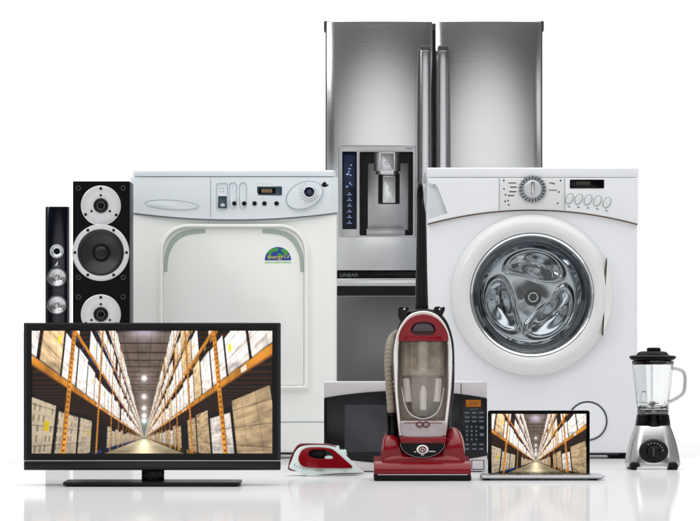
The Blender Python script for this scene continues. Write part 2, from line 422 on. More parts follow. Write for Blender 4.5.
# ------------------------------------------------------------------ the picture on both screens: a warehouse aisle, ray cast
def noise2(a, b, seed):
    def hsh(i, j): return np.modf(np.abs(np.sin(i * 127.1 + j * 311.7 + seed * 74.7) * 43758.5453))[0]
    i, j = np.floor(a), np.floor(b); f, g = a - i, b - j
    f = f * f * (3 - 2 * f); g = g * g * (3 - 2 * g)
    return (hsh(i, j) * (1 - f) + hsh(i + 1, j) * f) * (1 - g) + (hsh(i, j + 1) * (1 - f) + hsh(i + 1, j + 1) * f) * g
def hash1(i, j, k=0.0): return np.modf(np.abs(np.sin(i * 91.7 + j * 47.3 + k * 13.1) * 24634.6345))[0]
def warehouse(W, Hh, ss=3):
    w, h = W * ss, Hh * ss
    foc, pitch = 0.79, math.radians(13.5)
    u = ((np.arange(w) + .5) / w - 0.467)[None, :] * np.ones((h, 1))
    v = -(((np.arange(h) + .5) / h) - 0.5)[:, None] * (Hh / W) * np.ones((1, w))
    dx = u; dy = v * math.cos(pitch) + foc * math.sin(pitch); dz = foc * math.cos(pitch) - v * math.sin(pitch)
    side = np.sign(dx); ax = np.maximum(np.abs(dx), 1e-5)
    img = np.zeros((h, w, 3))
    C = lambda hx: np.array(lin(hx)[:3])
    FL, CE, XR = -0.62, 9.4, 1.62
    # floor and ceiling
    tf = np.where(dy < -1e-5, FL / np.minimum(dy, -1e-5), 1e9); tcl = np.where(dy > 1e-5, CE / np.maximum(dy, 1e-5), 1e9)
    tr = XR / ax
    zf = tf * dz; xf = tf * dx
    n = noise2(xf * 3, zf * 1.2, 1)
    shine = np.exp(-(xf / 0.5) ** 2)
    fcol = C('9c9078')[None, None] * (0.75 + 0.35 * n)[..., None] + shine[..., None] * C('e8ddc4') * 0.75
    fcol = fcol + np.clip((zf - 8) / 40, 0, .3)[..., None] * C('fff2d8')
    zc = np.minimum(tcl * dz, 300); xc = np.clip(tcl * dx, -50, 50)
    st = (np.modf(zc / 2.2)[0] < 0.16) * 1.0; st2 = (np.modf(np.abs(xc) / 1.3 + .5)[0] < 0.07) * 1.0
    rib = 0.5 + 0.5 * np.sin(zc * 14)
    ccol = C('75675e')[None, None] * (0.8 + 0.25 * rib + 0.5 * noise2(xc * 2, zc * .8, 4))[..., None]
    ccol = ccol * (1 - 0.72 * np.maximum(st, st2 * .6))[..., None]
    img = np.where((tf < tcl)[..., None], fcol, ccol)
    tbest = np.minimum(tf, tcl)
    # racks
    levels = np.array([1.14, 2.48, 3.78, 5.05]); TOP = 6.15
    inr = (tr < tbest)
    zr = tr * dz; yr = tr * dy
    bay = 2.72; z0 = 3.86
    orange, orange_d, brown = C('e0a044'), C('a4702c'), C('2a1608')
    upm = np.modf((zr - z0 + 40 * bay) / bay)[0]
    up = (upm < 0.085) & (yr < TOP) & (yr > FL)
    holes = (np.modf((yr + 5) / 0.11)[0] < 0.4) & (np.abs(upm - 0.045) < 0.02)
    # box plane, interior planes
    XB = XR + 0.16; tb = XB / ax; zb = tb * dz; yb = tb * dy
    XK = XR + 1.5; tk = XK / ax
    lv = np.full(zb.shape, FL); nxt = np.full(zb.shape, levels[0]); li = np.zeros(zb.shape)
    for k, L_ in enumerate(levels):
        m_ = yb > L_
        lv = np.where(m_, L_, lv); nxt = np.where(m_, levels[k + 1] if k + 1 < 4 else TOP + .8, nxt); li = np.where(m_, k + 1, li)
    nc = np.where(li > 0, 3.0, 2.0); cz = (zb - z0 + 40 * bay) / bay * nc; cell = np.floor(cz); fz = np.modf(cz)[0]
    rnd = hash1(cell, li, side); rnd2 = hash1(cell + 7, li * 3, side)
    pal = 0.15
    ht = (nxt - lv - pal) * np.where(li == 0, np.where(side < 0, .50, .56) + 0.2 * rnd, 0.70 + 0.30 * rnd) ; rel = yb - lv - pal
    tiltx = 0.05 + 0.03 * rnd
    isbox = (rel > 0) & (rel < ht) & (fz > tiltx) & (fz < 1 - 0.04) & (yb < TOP + .6) & (rnd2 > 0.05)
    ispal = (rel <= 0) & (rel > -pal) & (fz > 0.06) & (fz < .94) & (yb > FL)
    lay = np.floor(rel / 0.33); sub = np.modf(rel / 0.33)[0]; colz = np.modf(fz * (2 + np.floor(rnd * 2)))[0]
    wrap = noise2(zb * 3.1 + rel * 5, rel * 9 - zb * 2, 9) * .6 + noise2(zb * 9, rel * 14, 12) * .4
    wrap = wrap * .7 + .3 * noise2(zb * 2.2 + rel * 1.1, rel * 34 + zb * 3, 21)
    white, tan, grey = C('f5ede6'), C('dcc3a0'), C('cdbfa9')
    kind = (rnd > np.where(side < 0, 0.93, np.where(li == 0, 0.3, 0.80)))[..., None]
    bc = np.where(kind, tan, white) * (0.38 + 1.05 * wrap)[..., None]
    bc = np.where((side < 0)[..., None] & (li == 0)[..., None], grey * (0.85 + 0.5 * wrap)[..., None], bc)
    edge = ((sub < 0.06) | (colz < 0.035)) & (hash1(lay, cell) > .25)
    bc = bc * (1 - 0.42 * edge)[..., None]
    spots = (side < 0) & (li == 0) & (np.modf(rel / 0.17)[0] > .35) & (np.modf(fz * 9)[0] > .6) & (hash1(np.floor(fz * 9), np.floor(rel / .17), cell) > .45)
    bc = np.where(spots[..., None], bc * 0.55, bc)
    tag_ = (np.abs(fz - .75) < .07) & (np.abs(rel - ht * .62) < .09) & (rnd2 > .55)
    bc = np.where(tag_[..., None], C('e8cf2a') * (.8 + .3 * wrap)[..., None], bc)
    lum = np.where(li == 0, 0.86, 1.32) * np.where(side < 0, 1.0, 0.95)
    bc = bc * lum[..., None] * (1.0 - 0.25 * np.clip(1 - rel / np.maximum(ht, .1), 0, 1) ** 2)[..., None]
    pc = np.where((hash1(np.floor(zb / .18), li, 2) > .4)[..., None], np.where((side < 0)[..., None], C('27477e'), C('a9884a')), C('120d0a'))
    # back of the bay: shelf undersides and darkness
    ul = np.where(dy > 0, (nxt) / np.maximum(dy, 1e-5), 1e9)
    zu = ul * dz; und = ul < tk
    slat = (np.modf(zu / .35)[0] < .35) | (np.modf(zu / .35)[0] > .92)
    ic = np.where(und[..., None], np.where(slat[..., None], C('4a2a10'), C('1d120a')), C('150d08') * (0.6 + noise2(tk * dz * 2, tk * dy * 3, 3))[..., None])
    rk = np.where(isbox[..., None], bc, np.where(ispal[..., None], pc, ic))
    openair = (yb > TOP) & ~isbox
    # beams on the front plane
    beam = np.zeros(zr.shape, bool); bt = np.zeros(zr.shape)
    for L_ in levels:
        q = (yr - (L_ - 0.13)) / 0.15; m_ = (q > 0) & (q < 1); beam |= m_; bt = np.where(m_, q, bt)
    nz = noise2(zr * 6, yr * 8, 5)
    bcol = np.where((bt < .2)[..., None], orange_d, orange) * (0.55 + 0.5 * nz)[..., None]
    lbl = beam & (hash1(np.floor(zr / .45), side) > .55) & (np.abs(np.modf(zr / .45)[0] - .5) < .2) & (np.abs(bt - .55) < .3)
    bcol = np.where(lbl[..., None], C('e8e0d0'), bcol)
    ucol = orange * (0.75 + 0.45 * nz)[..., None] * np.where(upm < .02, .5, 1.0)[..., None]
    ucol = np.where(holes[..., None], C('8f5f22'), ucol)
    rk = np.where(beam[..., None], bcol, rk); rk = np.where(up[..., None], ucol, rk)
    valid = inr & ~(openair & ~up & ~beam) & (yr < TOP + 1.0)
    far = np.clip((zr - 18) / 90, 0, .55)[..., None]
    rk = rk * (1 - far) + C('b7a48c') * far
    img = np.where(valid[..., None], rk, img)
    end = tbest * dz > 95
    img = np.where((~valid & end)[..., None], C('8d9a94') * .8, img)
    # hanging lamps with their glare in the picture
    for k, zz in enumerate((27, 40, 56, 76, 100)):
        yy = 8.6
        den = yy * math.sin(pitch) + zz * math.cos(pitch)
        up_, vp = foc * 0 / den, foc * (yy * math.cos(pitch) - zz * math.sin(pitch)) / den
        rr = np.hypot(u - up_, (v - vp)); sz = 0.006 + 0.08 / den
        an = np.arctan2(v - vp, u - up_)
        star = np.exp(-(rr / (sz * (1.0 + .3 * np.abs(np.cos(an * 4)) ** 6))) ** 2) * 1.1 + 0.16 * np.exp(-(rr / (sz * 3.2)) ** 2)
        img += star[..., None] * np.array([1.0, .96, .95])
    gl = np.exp(-(np.hypot(u, (v - 0.262) * 1.6) / 0.06) ** 2)
    img += gl[..., None] * C('f0e6ff') * .5
    img = np.clip(img, 0, 1.05)
    img = np.clip(1.22 * img ** 1.32, 0, 1.05)
    return img.reshape(Hh, ss, W, ss, 3).mean((1, 3))
def screen_mesh(name, x0, x1, z0, z1, y, W, Hh, parent):
    pic = warehouse(W, Hh)[::-1]
    me = bpy.data.meshes.new(name)
    xs = np.linspace(x0, x1, W + 1); zs = np.linspace(z0, z1, Hh + 1)
    co = np.zeros((Hh + 1, W + 1, 3), np.float32); co[..., 0] = xs[None]; co[..., 2] = zs[:, None]; co[..., 1] = y
    idx = np.arange((Hh + 1) * (W + 1)).reshape(Hh + 1, W + 1)
    q = np.stack([idx[:-1, :-1], idx[:-1, 1:], idx[1:, 1:], idx[1:, :-1]], -1).reshape(-1, 4)
    me.vertices.add(co.size // 3); me.vertices.foreach_set('co', co.ravel())
    me.loops.add(q.size); me.loops.foreach_set('vertex_index', q.ravel().astype(np.int32))
    me.polygons.add(len(q)); me.polygons.foreach_set('loop_start', np.arange(0, q.size, 4, dtype=np.int32))
    me.update(calc_edges=True)
    ca = me.color_attributes.new('picture', 'FLOAT_COLOR', 'CORNER')
    c = np.ones((len(q), 4, 4), np.float32); c[..., :3] = pic.reshape(-1, 1, 3)
    ca.data.foreach_set('color', c.ravel())
    me.materials.append(M['screen'])
    o = bpy.data.objects.new(name, me); COL.objects.link(o); o.parent = parent
    return o

# ------------------------------------------------------------------ refrigerator
def fridge():
    T = Thing('refrigerator', 'tall stainless steel french door refrigerator with water dispenser, behind both washers', 'refrigerator', 434, 10.8)
    X, Z, U, R = T.X, T.Z, T.U, T.o
    b = BM(); T.box(b, 325.5, 542.6, 0.0705, 0.78, 22, 444, 0.002); T.box(b, 325.5, 326.5, 0.008, 0.0705, 22, 444); T.box(b, 541.6, 542.6, 0.008, 0.0705, 22, 444); obj('cabinet', b, M['grey_case'], R)
    b = BM()
    for x in (333, 530): T.box(b, x, x + 8, 0.1, 0.16, 443, T.yb, 0.003)
    T.box(b, 330, 538, 0.05, 0.09, 441, 447.5, 0.004); obj('toe_grille', b, M['grey_case'], R)
    def door_plan(x0, x1, bulge, edge=0.003, n=26):
        a, c = X(x0), X(x1); xc, hw = (a + c) / 2, (c - a) / 2; pts = []
        for i in range(n + 1):
            t = -1 + 2 * i / n; rr = max(0, (abs(t) - (1 - edge / hw * 1.6)) / (edge / hw * 1.6))
            pts.append((xc + hw * t, -bulge * (1 - t * t) + edge * 1.3 * (1 - math.sqrt(max(0, 1 - rr * rr)))))
        return pts + [(c, 0.07), (a, 0.07)]
    def door(x0, x1, y0, y1, bulge, m=M['steel'], name='door'):
        b = BM(); prism_z(b, door_plan(x0, x1, bulge), Z(y0), Z(y1), 0.004, 2, 0.004)
        return obj(name, b, m, R)
    dl = door(326.8, 432.3, 21.3, 270.5, 0.021)
    dr = door(435.9, 541.3, 21.3, 270.5, 0.021)
    fr = -0.025                                               # front of the dispenser frame
    c1 = BM(); T.box(c1, 339.5, 414.5, -0.1, 0.05, 146.5, 236); cut(dl, [c1])
    # gasket strip between the doors
    b = BM(); T.box(b, 431.5, 436.7, 0.02, 0.07, 30, 270); obj('door_gasket', b, M['black_satin'], R)
    for (x0, x1) in ((420.2, 429.8), (438.0, 447.6)):
        h = BM(); w = U(x1 - x0) / 2; xc = X((x0 + x1) / 2)
        prof = []
        for (y, z) in ((-0.022, Z(46.8)), (-0.040, Z(50)), (-0.050, Z(72)), (-0.060, Z(110)), (-0.065, Z(150)), (-0.064, Z(200)), (-0.058, Z(240)), (-0.052, Z(252)), (-0.022, Z(256))):
            prof.append((y, z))
        back = [(y + (0.024 if i not in (0, 8) else 0.0), z + (-0.012 if i == 0 else 0.012 if i == 8 else -0.008 if i == 1 else .008 if i == 7 else 0)) for i, (y, z) in enumerate(prof)]
        rings = []
        pl = spline(prof, 4, False); bl = spline(back, 4, False)
        for (yf, zf), (yk, zk) in zip(pl, bl):
            ring = []
            for (u, k) in ((-1, .35), (-.8, .06), (-.5, 0), (.5, 0), (.8, .06), (1, .35), (1, .8), (.7, 1), (-.7, 1), (-1, .8)):
                ring.append((xc + w * u, yf + (yk - yf) * k, zf + (zk - zf) * k))
            rings.append(ring)
        loft(h, rings)
        hd = obj('handle', h, M['handle_steel'], dl if x0 < 430 else dr)
        g = BM(); rings = []
        for (yf, zf), (yk, zk) in zip(pl, bl):
            rings.append([(xc + (w + U(.75)) * u, yf + (yk - yf) * k + .003, zf + (zk - zf) * k) for u, k in ((-1, .3), (1, .3), (1, 1), (-1, 1))])
        loft(g, rings); obj('handle_back', g, mat('handle_side', (.22, .22, .23), .3, 1, var=0), hd)
        g = BM(); box(g, xc - w - U(.5), xc + w + U(.5), -.048, -.015, Z(50.5), Z(46.4), .006, 3); obj('end_cap', g, M['grey_case'], hd)
    for x0, x1 in ((323.8, 333), (535, 544.2)):
        b = BM(); T.box(b, x0, x1, 0.012, 0.09, 20.6, 31, 0.004); obj('hinge_cap', b, M['grey_case'], R)
    # dispenser set into the left door
    d = BM()
    ringprism(d, T.rr(338.4, 415.4, 145.2, 237.2, 2.0), T.rr(359.8, 412.8, 152.3, 235.6, 1.2), fr, fr + 0.02, 0.0025)
    o = obj('dispenser', d, M['steel_mid'], dl)
    b = BM(); prism(b, T.rr(342.2, 356.8, 151.8, 229.4, 0.6), fr - 0.002, fr + 0.004, 0.001); obj('touch_panel', b, M['navy'], o)
    b = BM(); prism(b, T.rr(344.2, 355.0, 155.5, 188, 0.8), fr - 0.0026, fr, 0.0004); obj('display', b, mat('panel_window', '1d2740', 0.2, spec=.3, var=0.1), o)
    ic = BM()
    for (px, py, w, h) in ((351, 165.5, 1.6, 1), (349.5, 169, 2.4, .9), (347.6, 174.5, 2.6, 1.4), (350.6, 175.5, 1.6, 1), (349, 172, 1, 1.6), (350, 183.5, 1.2, 1.8), (347, 187, 1.8, 1.3), (351.5, 185.2, .9, .9)):
        prism(ic, T.el(px, py, w * .62, h * .62, 10), fr - 0.0032, fr - 0.0024)
    for k in range(6):
        py = 193.3 + k * 5.7
        prism(ic, T.el(349.4, py, .75, .6, 8), fr - 0.003, fr - 0.0015)
        T.box(ic, 347, 352, fr - 0.003, fr - 0.0015, py + 1.4, py + 1.9)
    obj('icon', ic, M['glow_blue'], o)
    b = BM()
    T.box(b, 359.5, 413.2, 0.040, 0.046, 152, 236)                                                # back of the recess
    T.box(b, 358.8, 360, fr + .004, 0.046, 152, 236); T.box(b, 412.6, 413.8, fr + .004, 0.046, 152, 236)
    T.box(b, 359.5, 413.2, fr + .004, 0.046, 151.2, 152.4); T.box(b, 359.5, 413.2, fr + .004, 0.046, 235.4, 236.6)
    obj('recess', b, M['black_satin'], o)
    b = BM(); T.box(b, 367.6, 408.8, 0.030, 0.0395, 163, 230, 0.002); obj('back_plate', b, M['steel_mid'], o)
    b = BM()
    pl = [(X(373.8), 0.035), (X(373.8), 0.0), (X(379.6), -0.022), (X(394.6), -0.022), (X(400.4), 0.0), (X(400.4), 0.035)]
    prism_z(b, pl, Z(171.5), Z(152.6), 0.002, 2)
    pl2 = [(X(387) + (x - X(387)) * .86, y * .9 + .001) for x, y in pl]
    prism_z(b, pl2, Z(174.8), Z(171.2), 0.003, 2)
    n_ = obj('nozzle', b, M['steel'], o)
    b = BM(); prism(b, T.rr(380.4, 393.8, 153.2, 171.2, .6), -0.0245, -0.020, 0.0012)
    disc(b, X(387), Z(163.4), U(2.2), -0.0262, -0.023); obj('nozzle_face', b, M['handle_steel'], n_)
    b = BM(); prism(b, T.rr(382.6, 395.4, 175.5, 202.8, 1), 0.004, 0.012, 0.002)
    text_pts = [(387.2, 190), (389.8, 187.5), (389.2, 190.4), (391, 191.6)]
    obj('paddle', b, M['steel'], o)
    b = BM(); T.box(b, 378.2, 399.8, 0.012, 0.03, 173, 203.8, 0.003); obj('paddle_housing', b, M['black_satin'], o)
    b = BM(); tube(b, [(X(390.6), 0.0032, Z(187.6)), (X(388.2), 0.0032, Z(190)), (X(390.8), 0.0032, Z(192.2))], U(.28), 6); obj('paddle_mark', b, M['line_grey'], o)
    b = BM(); T.box(b, 366.5, 405, fr + .006, 0.03, 229, 235.5, 0.002); obj('drip_tray', b, M['steel_mid'], o)
    b = BM()
    for k in range(5): T.box(b, 405.6 + k * 1.5, 406.7 + k * 1.5, fr - .0008, fr, 147.7, 150.0)
    obj('small_print', b, M['line_grey'], o)
    # lower freezer drawer
    b = BM(); T.box(b, 327.5, 540.5, 0.012, 0.06, 271.2, 279, 0.001); g = obj('divider_strip', b, M['black_gloss'], R)
    text('print', 'LINEAR', X(349.0), 0.0112, Z(275.2), U(4.4), M['line_grey'], g, kx=1.25)
    dw = door(326.8, 541.3, 278.4, 286.2, 0.020, name='drawer')
    b = BM(); prism_z(b, door_plan(326.8, 541.3, 0.016), Z(295.4), Z(441), 0.006, 2, 0.004); obj('drawer_front', b, M['steel_dark'], dw)  # darker steel carries the dim reflections low on the fridge
    b = BM(); T.box(b, 327, 541, 0.022, 0.06, 286, 295.6); obj('pocket_handle', b, M['black_satin'], dw)
fridge()

# ------------------------------------------------------------------ white washer with a panel door (stands left)
def washer_panel():
    T = Thing('washing_machine', 'white boxy washer with solid arched door and round globe sticker, behind the television', 'washing machine', 234, 9.96)
    X, Z, U, R = T.X, T.Z, T.U, T.o
    b = BM(); T.box(b, 131.6, 336.6, 0.0, 0.64, 180, 452.5, 0.012, 3)
    body = obj('body', b, M['enamel_a'], R)
    b = BM(); T.box(b, 134, 334, 0.05, 0.6, 452, 455, 0.002); obj('plinth', b, M['seam_dark'], R)
    for x in (143, 325):
        for y in (0.06, 0.56):
            f = BM(); lathe_z(f, X(x), y, [(0, 0.0), (0.024, 0.0), (0.026, 0.006), (0.018, 0.012), (0.018, Z(453)), (0, Z(453))], 20); obj('foot', f, M['rubber'], R)
    # control panel, bowed forward, lower edge an arc
    def arcz(px): return 212.2 + 7.3 * (1 - ((px - 234) / 104) ** 2)
    def fy(px, py): return -0.016 * (1 - ((px - 234) / 106) ** 2) - 0.006 - 0.005 * math.sin(min(1, max(0, (py - 176) / 38)) * PI)
    xs = [130.4 + (337.8 - 130.4) * i / 48 for i in range(49)]
    b = BM(); rings = []
    for px in xs:
        kx = abs(px - 234) / 103.7; rnd = 0.012 * max(0, (kx - .965) / .035) ** 2
        zt = 177.2
        col = [(X(px), fy(px, zt + (arcz(px) - zt) * q / 10) + rnd, Z(zt + (arcz(px) - zt) * q / 10)) for q in range(11)]
        col = [(X(px), 0.05, Z(zt))] + col + [(X(px), 0.012, Z(arcz(px) + .6)), (X(px), 0.05, Z(arcz(px)))]
        rings.append(col)
    loft(b, rings); panel = obj('control_panel', b, M['panel_a'], R, 40)
    def on(px, py, d=0.0): return fy(px, py) - d
    b = BM(); pts = [(X(px), fy(px, 178) - .002) for px in xs[1:-1]]
    prism_z(b, [(X(132.8), 0.64), (X(132.8), 0.005)] + [(X(px * .994 + 234 * .006), fy(px, 177) - 0.003) for px in xs[1:-1]] + [(X(335.4), 0.005), (X(335.4), 0.64)], Z(170.4), Z(176.6), 0.006, 3, 0.002)
    obj('worktop', b, M['panel_a'], R)
    b = BM(); tube(b, [(X(px), on(px, arcz(px) + .8, -.006), Z(arcz(px) + .9)) for px in xs], U(.75), 6); obj('seam', b, mat('seam_shade_grey', '7d868b', .5), panel)  # grey of the joint includes the shadow under the panel
    def strip(bm, path, r, d=0.0006):
        tube(bm, [(X(px), on(px, py, d), Z(py)) for px, py in path], U(r), 6)
    b = BM(); strip(b, [(210.9, 178 + i * 4.9) for i in range(9)], 0.3, 0.0); obj('drawer_gap', b, M['line_grey'], panel)
    # detergent drawer grip: a shallow oval dish with a raised rim
    b = BM(); el = [(172.2 + 27 * math.cos(a) * 1.0 + 0.0, 205.0 + 4.9 * math.sin(a) + 1.6 * math.cos(a)) for a in [2 * PI * i / 60 for i in range(60)]]
    tube(b, [(X(x), on(x, y, -.0002), Z(y)) for x, y in el], U(.55), 6, closed=True); gr = obj('drawer_grip', b, mat('grip_rim', 'c3ccd2', .35, var=0), panel)
    b = BM(); e2 = [(172.2 + (x - 172.2) * .94, 205 + (y - 205) * .86) for x, y in el]
    loft(b, [[(X(x), on(x, y, .0012), Z(y)) for x, y in e2], [(X(172.2 + (x - 172.2) * .55), on(172.2, 205, .0018), Z(205.2 + (y - 205) * .5)) for x, y in e2]]); obj('grip_dish', b, M['panel_a'], gr)
    def plate(bm, pts, px, py, d0=0.0012, d1=-0.004, r=0.0004):
        prism(bm, pts, on(px, py, d0), on(px, py, d1), r)
    b = BM()
    for x0, x1, y0, y1, rr in ((217, 227.6, 183.6, 209.4, 1.5), (229.6, 236.6, 182.8, 208.2, 3.3), (239.8, 246.6, 182.8, 208.2, 3.2)):
        o_ = [(x, z) for x, z in T.rr(x0, x1, y0, y1, rr)]
        tube(b, [(x, on((x0 + x1) / 2, (y0 + y1) / 2, .0004), z) for x, z in o_], U(.35), 5, closed=True)
    obj('key_outline', b, mat('outline_print', 'a9b5bb', .5, var=0), panel)
    b = BM(); plate(b, T.rr(218.4, 227, 196.4, 208.4, .8), 222.7, 202); obj('indicator_window', b, M['teal'], panel)
    b = BM(); disc(b, X(223), Z(205.4), U(2), on(223, 205, .004), on(223, 205, 0), kx=1.2, kz=.8); obj('indicator_lamp', b, M['silver'], panel)
    for px in (234.6, 244.4, 254.8, 264.6, 276.7):
        b = BM(); disc(b, X(px), Z(203.7), U(2.9), on(px, 203.7, .002), on(px, 203.7, -.004)); k = obj('button', b, M['silver'], panel)
        b = BM(); disc(b, X(px), Z(203.7), U(2.2), on(px, 203.7, .004), on(px, 203.7, -.001)); obj('button_cap', b, M['black_gloss'], k)
    b = BM(); plate(b, T.rr(257.2, 282, 186.8, 195.6, .8), 269.6, 191); dp = obj('display', b, M['teal'], panel)
    b = BM(); plate(b, T.rr(259, 275.6, 188.4, 194.2, .5), 267, 191, .0018); obj('display_window', b, M['black_gloss'], dp)
    tx = text('digits', '8888', X(267), on(267, 191, .0024), Z(191.3), U(5.2), M['orange_seg'], dp, kx=1.05)
    b = BM()
    for i in range(4):
        disc(b, X(257.5 + i * 4.8), Z(184.2), U(.45), on(264, 184, .0008), on(264, 184, -.001), n=10)
        for q in (0, 1):
            if i < 3: disc(b, X(232.9), Z(186.8 + i * 3 + q * .0), U(.4), on(233, 188, .0008), on(233, 188, -.001), n=8)
    for i in range(2):
        for j in range(2): disc(b, X(220.6 + i * 3), Z(188.6 + j * 3.4), U(.6), on(222, 190, .0008), on(222, 190, -.001), n=8)
    for j in range(3): disc(b, X(243.2), Z(187 + j * 3), U(.4), on(243, 188, .0008), on(243, 188, -.001), n=8)
    disc(b, X(262.4), Z(198.3), U(.45), on(262, 198, .0008), on(262, 198, -.001), n=8)
    obj('indicator_dot', b, M['line_grey'], panel)
    # dial on its slanted oval plate
    rot = math.radians(24)
    b = BM(); yq = on(300, 196, .002)
    lathe_y(b, X(304.6), Z(195.6), [(0, yq - .004), (U(16.5), yq - .004), (U(18.6), yq - .003), (U(19.2), yq + .002), (U(19.2), yq + .012), (0, yq + .012)], 56, 1, .66, rot)
    dpz = obj('dial_plate', b, M['panel_a'], panel)
    b = BM(); e = ell(X(304.6), Z(195.6), U(19.4), U(12.9), 60, rot)
    tube(b, [(x, yq - .001, z) for x, z in e], U(.35), 6, closed=True); obj('dial_rim', b, mat('dial_rim_grey', 'aab4b9', .4, var=0), dpz)
    yk = yq - .004
    b = BM(); lathe_y(b, X(309.3), Z(192.4), [(0, yk - .020), (U(5.6), yk - .020), (U(6.4), yk - .016), (U(7.2), yk), (0, yk)], 40); kn = obj('dial', b, M['chrome'], panel)
    b = BM(); lathe_y(b, X(309.3), Z(192.4), [(0, yk - .0235), (U(4), yk - .0232), (U(5.2), yk - .021), (U(5.2), yk - .018), (0, yk - .018)], 32); obj('dial_cap', b, mat('dial_blue_black', '0b1230', .1, coat=.6, var=0), kn)
    b = BM()
    for i in range(11):
        a = math.radians(120 + i * 21); tube(b, [(X(309.3) + U(q) * math.cos(a), yk - .0012, Z(192.4) + U(q) * math.sin(a)) for q in (8.8, 10.0)], U(.3), 5)
    obj('dial_tick', b, M['line_grey'], dpz)
    b = BM(); plate(b, T.P(spline([(321.5, 185), (324, 182.2), (326.6, 183.2), (326, 184.8), (328.6, 184.4), (327, 186.6), (324, 187.4), (322.6, 186.6)], 3)), 325, 185, .001); obj('emblem', b, M['black_gloss'], panel)
    # door: bright arched rim standing round a flat door leaf
    out = T.rr(159.6, 308.2, 224.0, 388.0, (29, 29, 2, 2), 12); inn = T.rr(163.4, 304.4, 227.4, 385.6, (24.5, 24.5, 1.5, 1.5), 12)
    b = BM(); ringprism(b, out, inn, -0.022, 0.01, 0.0055); obj('door_rim', b, M['enamel_a'], R)
    b = BM(); prism(b, T.rr(163.9, 303.9, 228.0, 385.2, (24, 24, 1, 1), 12), -0.007, 0.01, 0.003)
    leaf = obj('door', b, M['enamel_a'], R)
    for sgn in (-1, 1):                                                        # flat crescents, shade of the finger hollows put into their colour
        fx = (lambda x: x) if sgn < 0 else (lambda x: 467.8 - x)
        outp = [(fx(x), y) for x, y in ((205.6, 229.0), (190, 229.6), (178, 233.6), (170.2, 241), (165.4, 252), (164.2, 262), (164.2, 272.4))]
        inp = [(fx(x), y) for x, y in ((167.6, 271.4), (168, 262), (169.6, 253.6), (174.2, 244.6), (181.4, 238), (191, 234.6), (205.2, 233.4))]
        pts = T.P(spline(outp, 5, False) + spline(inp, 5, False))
        b = BM(); prism(b, pts, -0.0078, -0.004, 0.0); obj('grip_hollow_shade', b, M['hollow_shade'], leaf)
    # lower service flap lines
    b = BM(); T.box(b, 134.5, 335, -0.0006, 0.002, 421.6, 422.5); obj('kick_panel_gap', b, M['line_grey'], body)
    # globe sticker
    ys = -0.0072
    arc = T.el(278, 260.4, 13.2, 13.4, 28, 0, 0, PI)
    b = BM(); prism(b, arc, ys - .0006, ys + .001); st = obj('sticker', b, M['st_blue'], leaf)
    b = BM()
    for pts in ([(268, 253), (271, 249.5), (276, 248), (279, 249.4), (276, 251.4), (273, 252), (270, 255)],
                [(281, 249.8), (285, 249), (288.4, 252.6), (286, 254.6), (283, 252.8)], [(277, 253.6), (281, 253.8), (283.6, 256), (280, 257.2)],
                [(267.4, 256), (270, 256), (271.6, 258), (269, 259)]):
        prism(b, T.P(spline(pts, 4)), ys - .0011, ys - .0003)
    obj('green_land', b, M['st_green'], st)
    text('lettering', 'Energy', X(275.0), ys - .0016, Z(257.0), U(5.6), M['st_yellow'], st, shear=.25)
    text('lettering', 'Cd', X(286.2), ys - .0016, Z(256.4), U(5.0), M['st_yellow'], st, shear=.25)
    b = BM(); x = 264.8
    while x < 291:
        w = random.uniform(.5, 1.3); T.box(b, x, x + w, ys - .0005, ys + .0005, 261.6 + random.uniform(0, .5), 263.2); x += w + .45
    obj('small_print', b, M['st_lime'], st)
washer_panel()

